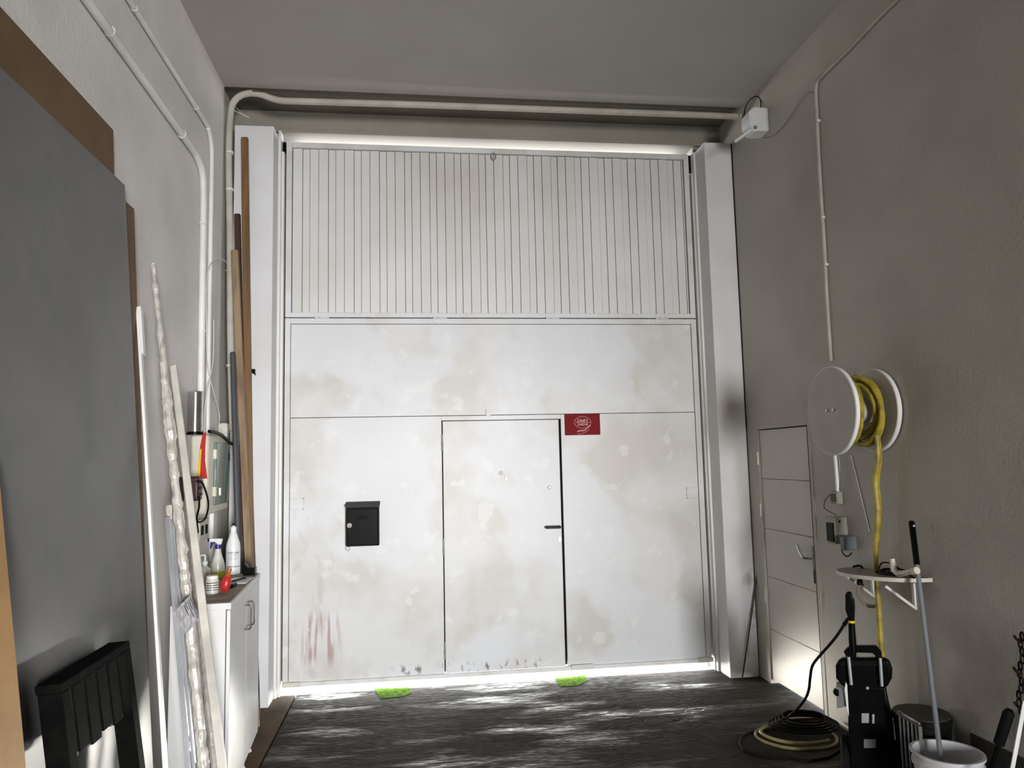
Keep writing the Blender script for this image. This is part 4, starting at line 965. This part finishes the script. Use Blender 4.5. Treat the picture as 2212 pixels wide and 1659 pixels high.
# clear hose loop under the shelf
lp = [at(1858, 1256, 'x', 2.30), at(1853, 1275, 'x', 2.30), at(1858, 1292, 'x', 2.31), at(1870, 1306, 'x', 2.33), at(1886, 1310, 'x', 2.36), at(1899, 1303, 'x', 2.38)]
t = thing('clear_hose', lp[0], 'short translucent hose loop with black coupling under the shelf', 'hose')
M_hose = mat('translucent_hose', (0.32, 0.27, 0.22), 0.3)
MB().tube(smooth_path(lp, 6), 0.010, 10).build('tube', M_hose, t)
MB().tube([at(1860, 1238, 'x', 2.30), at(1858, 1246, 'x', 2.30), at(1857, 1262, 'x', 2.30)], 0.016, 10, rr=[0.018, 0.012, 0.017]).build('coupling', M_black, t)
MB().bar(at(1857, 1258, 'x', 2.29), at(1864, 1264, 'x', 2.27), 0.010, 0.010).build('coupling_tab', M_black, t)

# white alarm box under the ceiling
BX0, BX1, BY = 2.300, 2.441, -0.86
t = thing('alarm_box', (RW, BY, 4.14), 'white box with a slanting arm high on the right wall beside the gate', 'alarm box')
b = MB(); b.prism([(BX1, BY - 0.06, 4.325), (BX0 + 0.03, BY - 0.06, 4.330), (BX0 - 0.015, BY - 0.06, 4.29), (BX0 - 0.015, BY - 0.06, 4.20), (BX0 + 0.02, BY - 0.06, 4.14), (BX1, BY - 0.06, 4.145)], (0, 0.14, 0))
b.build('housing', M_whitep, t, bevel=0.008, seg=3)
MB().bar((BX0 + 0.02, BY - 0.03, 4.165), (BX0 - 0.10, BY + 0.02, 4.085), 0.022, 0.020).build('arm', M_whitep, t, bevel=0.004)
MB().lathe([(0.014, BY - 0.068), (0.014, BY - 0.05)], (BX0 + 0.028, 0, 4.165), 'y', 14).build('pivot', M_greyp, t)
b = MB(); b.tube(smooth_path([at(1608, 250, 'y', -0.6), at(1610, 232, 'y', -0.65), at(1620, 216, 'y', -0.7), at(1633, 208, 'y', -0.75), at(1642, 214, 'y', -0.8), at(1644, 232, 'y', -0.85)], 6), 0.004, 6)
b.build('cable', M_rubber, origin=at(1633, 208, 'y', -0.75), label='black cable loop from the gate pipe to the white alarm box', category='cable')
c = at(1603, 259, 'y', -0.55)
MB().tube([c, c + Vector((0.012, -0.012, -0.004))], 0.010, 10).build('cable_stub', mat('copper_orange', (0.65, 0.30, 0.15), 0.5), origin=c, label='orange cut cable end at the end of the gate pipe', category='cable end')

# thin rod in front of the right pillar
pts = [at(1626, 985, 'y', -0.275), at(1632, 1080, 'y', -0.275), at(1640, 1190, 'y', -0.28), at(1630, 1280, 'y', -0.29), at(1616, 1380, 'y', -0.30), at(1603, 1464, 'y', -0.31)]
pts[-1].z = 0.006
b = MB().tube(smooth_path(pts, 6), 0.006, 8)
b.build('cable', mat('brown_cable', (0.03, 0.018, 0.013), 0.6), origin=pts[-1], label='dark brown cable running down the right pillar to the floor', category='cable')
b = MB().box((2.435, -0.262, 1.93), (2.4405, -0.20, 4.33)); b.build('trim_6', M_dark, label='dark gap between right pillar and wall', **st)
a = at(1625, 1013, 'y', -0.275)
MB().box((a.x - 0.012, -0.280, a.z - 0.014), (a.x + 0.012, -0.264, a.z + 0.014)).build('cable_clip', M_black, origin=a, bevel=0.002, label='small black clip near the edge of the right pillar', category='clip')

# ------------------------------------------------------------------ pressure washer
WP = Vector((2.055, -2.27, 0)); WN = Vector((WP.x - CAM.x, WP.y - CAM.y, 0)).normalized(); WR = Vector((WN.y, -WN.x, 0))
def w(px, py, off=0.0):
    """photo pixel on the upright front plane of the machine, off metres in front of it"""
    a = (px - 1106) / FPX; b = -(py - 829.5) / FPX
    d = Vector([ROWS[0][i] * a + ROWS[1][i] * b + ROWS[2][i] for i in range(3)])
    P0 = WP - WN * off
    return CAM + d * ((P0 - CAM).dot(WN) / d.dot(WN))
def disc(c, axis, prof, n=28):
    c = Vector(c); axis = Vector(axis).normalized(); u = Vector((0, 0, 1)); v = axis.cross(u); vs = []
    for r, h in prof:
        for j in range(n):
            a_ = 2 * PI * j / n; vs.append(c + axis * h + u * (r * math.cos(a_)) + v * (r * math.sin(a_)))
    fs = [(i*n+j, i*n+(j+1) % n, (i+1)*n+(j+1) % n, (i+1)*n+j) for i in range(len(prof)-1) for j in range(n)] + [tuple(range(n))[::-1], tuple((len(prof)-1)*n+j for j in range(n))]
    return MB().add(vs, fs)
t = thing('pressure_washer', WP + WN * 0.1, 'black upright pressure washer standing by the right wall', 'pressure washer')
zb = 0.05
def low(px, z): 
    v = w(px, 1500); return Vector((v.x, v.y, z))
MB().prism([w(1811, 1429), w(1820, 1423), w(1912, 1423), w(1922, 1430), w(1928, 1445), w(1927, 1466), w(1917, 1484), w(1896, 1490), w(1836, 1488), w(1818, 1482), w(1806, 1466), w(1805, 1440)], WN * 0.05).build('shroud', M_black, t, bevel=0.012, seg=3)
MB().prism([w(1828, 1480), w(1914, 1484), w(1920, 1520), w(1930, 1560), low(1928, 0.15), low(1922, zb), low(1826, zb), low(1826, 0.2), w(1832, 1550)], WN * 0.20).build('body', M_black, t, bevel=0.010, seg=3)
MB().prism([w(1806, 1483, -.03), w(1824, 1488, -.01), w(1829, 1526, -.01), w(1808, 1531, -.03)], WN * 0.10).build('side_panel', M_greyl, t, bevel=0.003, label='light grey side panel')
disc(w(1808, 1496, -.03), (WN * -1), [(0.020, -0.012), (0.017, 0.006)], 18).build('side_knob', M_black, t)
MB().prism([w(1827, 1473, .004), w(1830, 1480, .004), w(1833, 1530, .004), w(1834, 1548, .004), w(1829, 1530, .004), w(1824, 1490, .004)], WN * 0.012).build('trim_strip', M_whitep, t, bevel=0.001, label='bright white trim strip')
MB().prism([w(1812, 1434, .010), w(1824, 1426, .010), w(1908, 1427, .010), w(1921, 1436, .010), w(1921, 1441, .010), w(1812, 1440, .010)], WN * 0.02).build('shroud_lip', M_blackm, t, bevel=0.004)
for (px, py0, px1, py1) in ((1833, 1419, 1839, 1479), (1901, 1421, 1905, 1482)):
    MB().tube([w(px, py0, .022), w(px1, py1, .022)], 0.0085, 12).build('handle_tube', M_greyl, t, label='grey telescopic tube')
MB().prism([w(1822, 1409, .01), w(1835, 1396, .01), w(1893, 1396, .01), w(1904, 1408, .01), w(1907, 1426, .01), w(1893, 1426, .01), w(1890, 1416, .01), w(1884, 1411, .01), w(1850, 1410, .01), w(1850, 1426, .01), w(1829, 1426, .01), w(1826, 1414, .01)], WN * 0.035).build('handle', M_black, t, bevel=0.004, label='black carrying handle')
for px in (1818, 1936):
    v = w(px, 1500); c = Vector((v.x, v.y, 0.122)) + WN * 0.10
    wh = disc(c, WR, [(0.095, -0.022), (0.120, -0.015), (0.120, 0.015), (0.095, 0.022)], 36).build('wheel', M_rubber, t)
    disc(c, WR, [(0.045, -0.025), (0.045, 0.025)], 20).build('wheel_cap', M_greyp, wh)
for (a, b_, c, d_, m_) in ((1861, 1541, 1877, 1562, M_greyl), (1884, 1543, 1889, 1563, M_greyl), (1866, 1597, 1892, 1616, M_greyp)):
    MB().prism([w(a, b_, .003), w(c, b_, .003), w(c, d_, .003), w(a, d_, .003)], WN * 0.005).build('label_plate', m_, t, bevel=0.0008)
disc(w(1874, 1486, .0), WN * -1, [(0.010, -0.004), (0.007, 0.006)], 12).build('screw', M_greyl, t)
MB().prism([low(1835, 0.0), low(1920, 0.0), low(1920, 0.055), low(1835, 0.055)], WN * 0.05).build('foot', M_black, t, bevel=0.01)
gn = thing('spray_gun', w(1845, 1420, .02), 'black spray gun with yellow ring held upright in the pressure washer', 'spray gun')
MB().prism([w(1826, 1286, .04), w(1829, 1280, .04), w(1838, 1279, .04), w(1841, 1285, .04), w(1842, 1292, .04), w(1846, 1296, .04), w(1847, 1312, .04), w(1846, 1338, .04), w(1840, 1342, .04), w(1830, 1330, .04), w(1826, 1318, .04)], WN * 0.034).build('grip', M_black, gn, bevel=0.006, seg=3)
MB().tube([w(1839, 1332, .022), w(1841, 1380, .022), w(1843, 1408, .022)], 0.018, 12, rr=[0.015, 0.018, 0.018]).build('lance', M_black, gn)
MB().tube([w(1839, 1340, .022), w(1839.2, 1345, .022)], 0.0188, 14).build('ring', M_yel, gn, label='yellow ring')
MB().tube([w(1834, 1334, .024), w(1823, 1350, .03)], 0.010, 10, rr=[0.008, 0.011]).build('hose_coupling', M_black, gn)
# its hose
hp_ = [w(1823, 1350, .03), w(1808, 1373, .02), w(1790, 1395, -.05), at(1772, 1415, 'y', -2.05), at(1755, 1438, 'y', -1.95), at(1750, 1465, 'y', -1.9), at(1747, 1490, 'y', -1.82), at(1738, 1512, 'y', -1.72), at(1718, 1535, 'y', -1.62),
       at(1690, 1556, 'z', 0.03), at(1650, 1574, 'z', 0.012), at(1610, 1588, 'z', 0.009), at(1599, 1606, 'z', 0.009), at(1612, 1624, 'z', 0.009), at(1650, 1634, 'z', 0.009), at(1700, 1636, 'z', 0.009), at(1740, 1643, 'z', 0.009), at(1790, 1636, 'z', 0.009), at(1815, 1622, 'z', 0.04)]
b = MB().tube(smooth_path(hp_, 8), 0.0075, 10)
b.build('pressure_hose', M_rubber, origin=at(1650, 1634, 'z', 0.0), label='black pressure hose dropping from the spray gun to the floor', category='hose')
# coils on the floor
def ringpts(cx, cy, rx, ry_, z, a0, a1, wob, n=60):
    return [(cx + rx * math.cos(a_) * (1 + wob * math.sin(3 * a_)), cy + ry_ * math.sin(a_) * (1 + wob * math.cos(2 * a_ + 1)), z) for a_ in [a0 + (a1 - a0) * i / n for i in range(n + 1)]]
cc = at(1722, 1595, 'z', 0)
M_garden = mat('pale_yellow_hose', (0.28, 0.24, 0.10), 0.35, col2=(0.20, 0.16, 0.06), nscale=12)
b = MB(); pts = ringpts(cc.x, cc.y, 0.24, 0.20, 0.010, 0.6, 6.1, 0.05) + ringpts(cc.x + 0.01, cc.y + 0.01, 0.215, 0.17, 0.028, 6.4, 11.6, 0.05)
b.tube(pts, 0.010, 9); b.build('garden_hose', M_garden, origin=(cc.x, cc.y, 0), label='yellowish hose coiled on the floor left of the pressure washer', category='hose')
b = MB(); cc2 = at(1738, 1572, 'z', 0.02); pts = []
for k_ in range(5):
    pts += ringpts(cc2.x, cc2.y, 0.215 - 0.022 * k_, 0.16 - 0.012 * k_, 0.040 + 0.012 * k_, 0, 2 * PI, 0.03, 36)
b.tube(pts, 0.0065, 8); b.build('power_cable', M_rubber, origin=(cc2.x, cc2.y, 0.03), label='black power cable coiled on top of the yellowish hose', category='cable')
p = at(1745, 1557, 'z', 0)
b = MB(); b.box((p.x - 0.12, p.y - 0.0, 0), (p.x + 0.24, p.y + 0.05, 0.018)); b.build('wood_offcut', M_wood3, origin=p, bevel=0.003, label='dark wood offcut on the floor behind the coiled hose', category='offcut')

# ------------------------------------------------------------------ bin, bucket, mop, plank, tool, chain
bc = Vector((2.298, -2.385, 0)); br = 0.136; bh = 0.415
t = thing('waste_bin', bc, 'round black bin standing between pressure washer and bucket', 'bin')
MB().lathe([(0.110, 0.0), (0.114, 0.006), (br - 0.006, bh - 0.03), (br, bh - 0.025), (br, bh), (br - 0.012, bh), (br - 0.016, bh - 0.06), (0.10, 0.02)], bc, 'z', 40).build('body', M_blackm, t)
MB().lathe([(0.10, bh - 0.012), (br - 0.002, bh + 0.001), (br - 0.006, bh + 0.008), (0.05, bh + 0.004), (0.02, bh - 0.004)], bc, 'z', 40).build('lid', mat('dusty_black_lid', (0.03, 0.026, 0.02), 0.45), t, label='dusty black lid')
ga = at(1939, 1539, 'z', 0.445); gb_ = at(1988, 1567, 'z', 0.435)
t = thing('metal_grille', (ga + gb_) / 2 - Vector((0, 0, 0.38)), 'worn metal grille with vertical bars leaning on the black bin', 'grille')
MB().bar(ga, gb_, 0.014, 0.022).build('top_rail', M_chrome, t, bevel=0.003)
MB().bar((ga.x, ga.y, 0.02), (gb_.x, gb_.y, 0.02), 0.014, 0.02).build('bottom_rail', M_steel, t, bevel=0.003)
for i in range(6):
    q_ = ga + (gb_ - ga) * ((i + 0.5) / 5.6)
    MB().bar((q_.x, q_.y, 0.01), (q_.x, q_.y, q_.z - 0.006), 0.008 if i < 5 else 0.016, 0.006, (0, 1, 0)).build('bar', M_steel, t)

KC = Vector((2.188, -2.705, 0)); KR = 0.152; KH = 0.36
t = thing('bucket', KC, 'white plastic bucket holding the mop pole at the lower right', 'bucket')
MB().lathe([(0.112, 0.0), (0.117, 0.005), (0.139, KH - 0.062), (0.149, KH - 0.060), (0.149, KH - 0.044), (0.142, KH - 0.042), (0.144, KH - 0.012), (KR + 0.002, KH - 0.010), (KR + 0.002, KH), (0.141, KH), (0.134, KH - 0.04), (0.106, 0.012)], KC, 'z', 44).build('body', M_bucket, t)
a_, b_ = at(1969, 1126, 'x', 2.38), at(2040, 1640, 'x', 2.17)
e_ = a_ + (b_ - a_) * ((0.02 - a_.z) / (b_.z - a_.z))
e_.y = max(min(e_.y, KC.y + 0.09), KC.y - 0.09); e_.x = max(min(e_.x, KC.x + 0.09), KC.x - 0.09)
t = thing('mop_pole', e_, 'grey mop pole with black grip standing in the white bucket', 'pole')
k1 = a_ + (e_ - a_) * 0.16
MB().tube([k1, e_], 0.0115, 12).build('shaft', M_greyp, t)
MB().tube([a_, a_ + (k1 - a_) * .04, k1], 0.015, 14, rr=[0.012, 0.016, 0.0145]).build('grip', M_black, t)
MB().lathe([(0.005, -0.0005), (0.005, 0.003)], (a_ + (k1 - a_) * 0.10 + Vector((-0.002, -0.019, 0))), 'y', 10).build('hang_hole', M_whitep, t)

b = MB(); b.prism([(2.425, -2.55, 0.004), (2.440, -2.55, 0.37), (2.428, -2.55, 0.372), (2.405 + .008, -2.55, 0.004)], (0, -0.75, 0))
b.build('dark_plank', mat('dark_board', (0.035, 0.03, 0.025), 0.7, bump=0.3), origin=(2.425, -2.8, 0), bevel=0.002, label='dark plank standing along the right wall behind the bucket', category='plank')
a_, b_ = at(2181, 1534, 'x', 2.41), at(2158, 1606, 'x', 2.395)
dv = b_ - a_; e_ = a_ + dv * ((0.006 - a_.z) / dv.z)
t = thing('hand_tool', e_, 'black foam handle of a tool leaning at the right wall', 'tool')
MB().tube([a_, a_ + dv * .1, b_], 0.024, 14, rr=[0.015, 0.024, 0.023]).build('grip', M_rubber, t)
MB().tube([b_, e_], 0.010, 10).build('shaft', M_blackm, t)
a_, b_ = at(2214, 1515, 'x', 2.25), at(2187, 1659, 'x', 2.18)
stick('steel_strip', a_ , b_, 0.018, 0.005, M_whitep, 'bright narrow white strip leaning at the lower right edge', 'strip', None, (0, 1, 0), bevel=0.001)
# chain
t = thing('chain', at(2207, 1375, 'x', 2.42), 'dark chain with rusty hooks hanging at the right edge', 'chain')
z0_, z1_ = at(2208, 1375, 'x', 2.41), at(2202, 1535, 'x', 2.41)
nl = 11
for i in range(nl):
    c = z0_ + (z1_ - z0_) * (i / (nl - 1)) + Vector((0, 0.008 * math.sin(i * 1.7), 0))
    MB().torus(c, 0.013, 0.0042, 'x' if i % 2 == 0 else 'y', 14, 6, (0.75, 1.45)).build('link', M_blackm, t)
for px, py in ((2195, 1380), (2194, 1449), (2196, 1524)):
    c = at(px, py, 'x', 2.41)
    MB().tube([c + Vector((0, 0.012, 0.012)), c, c + Vector((0, -0.035, -0.012))], 0.006, 8).build('hook', M_rust, t)
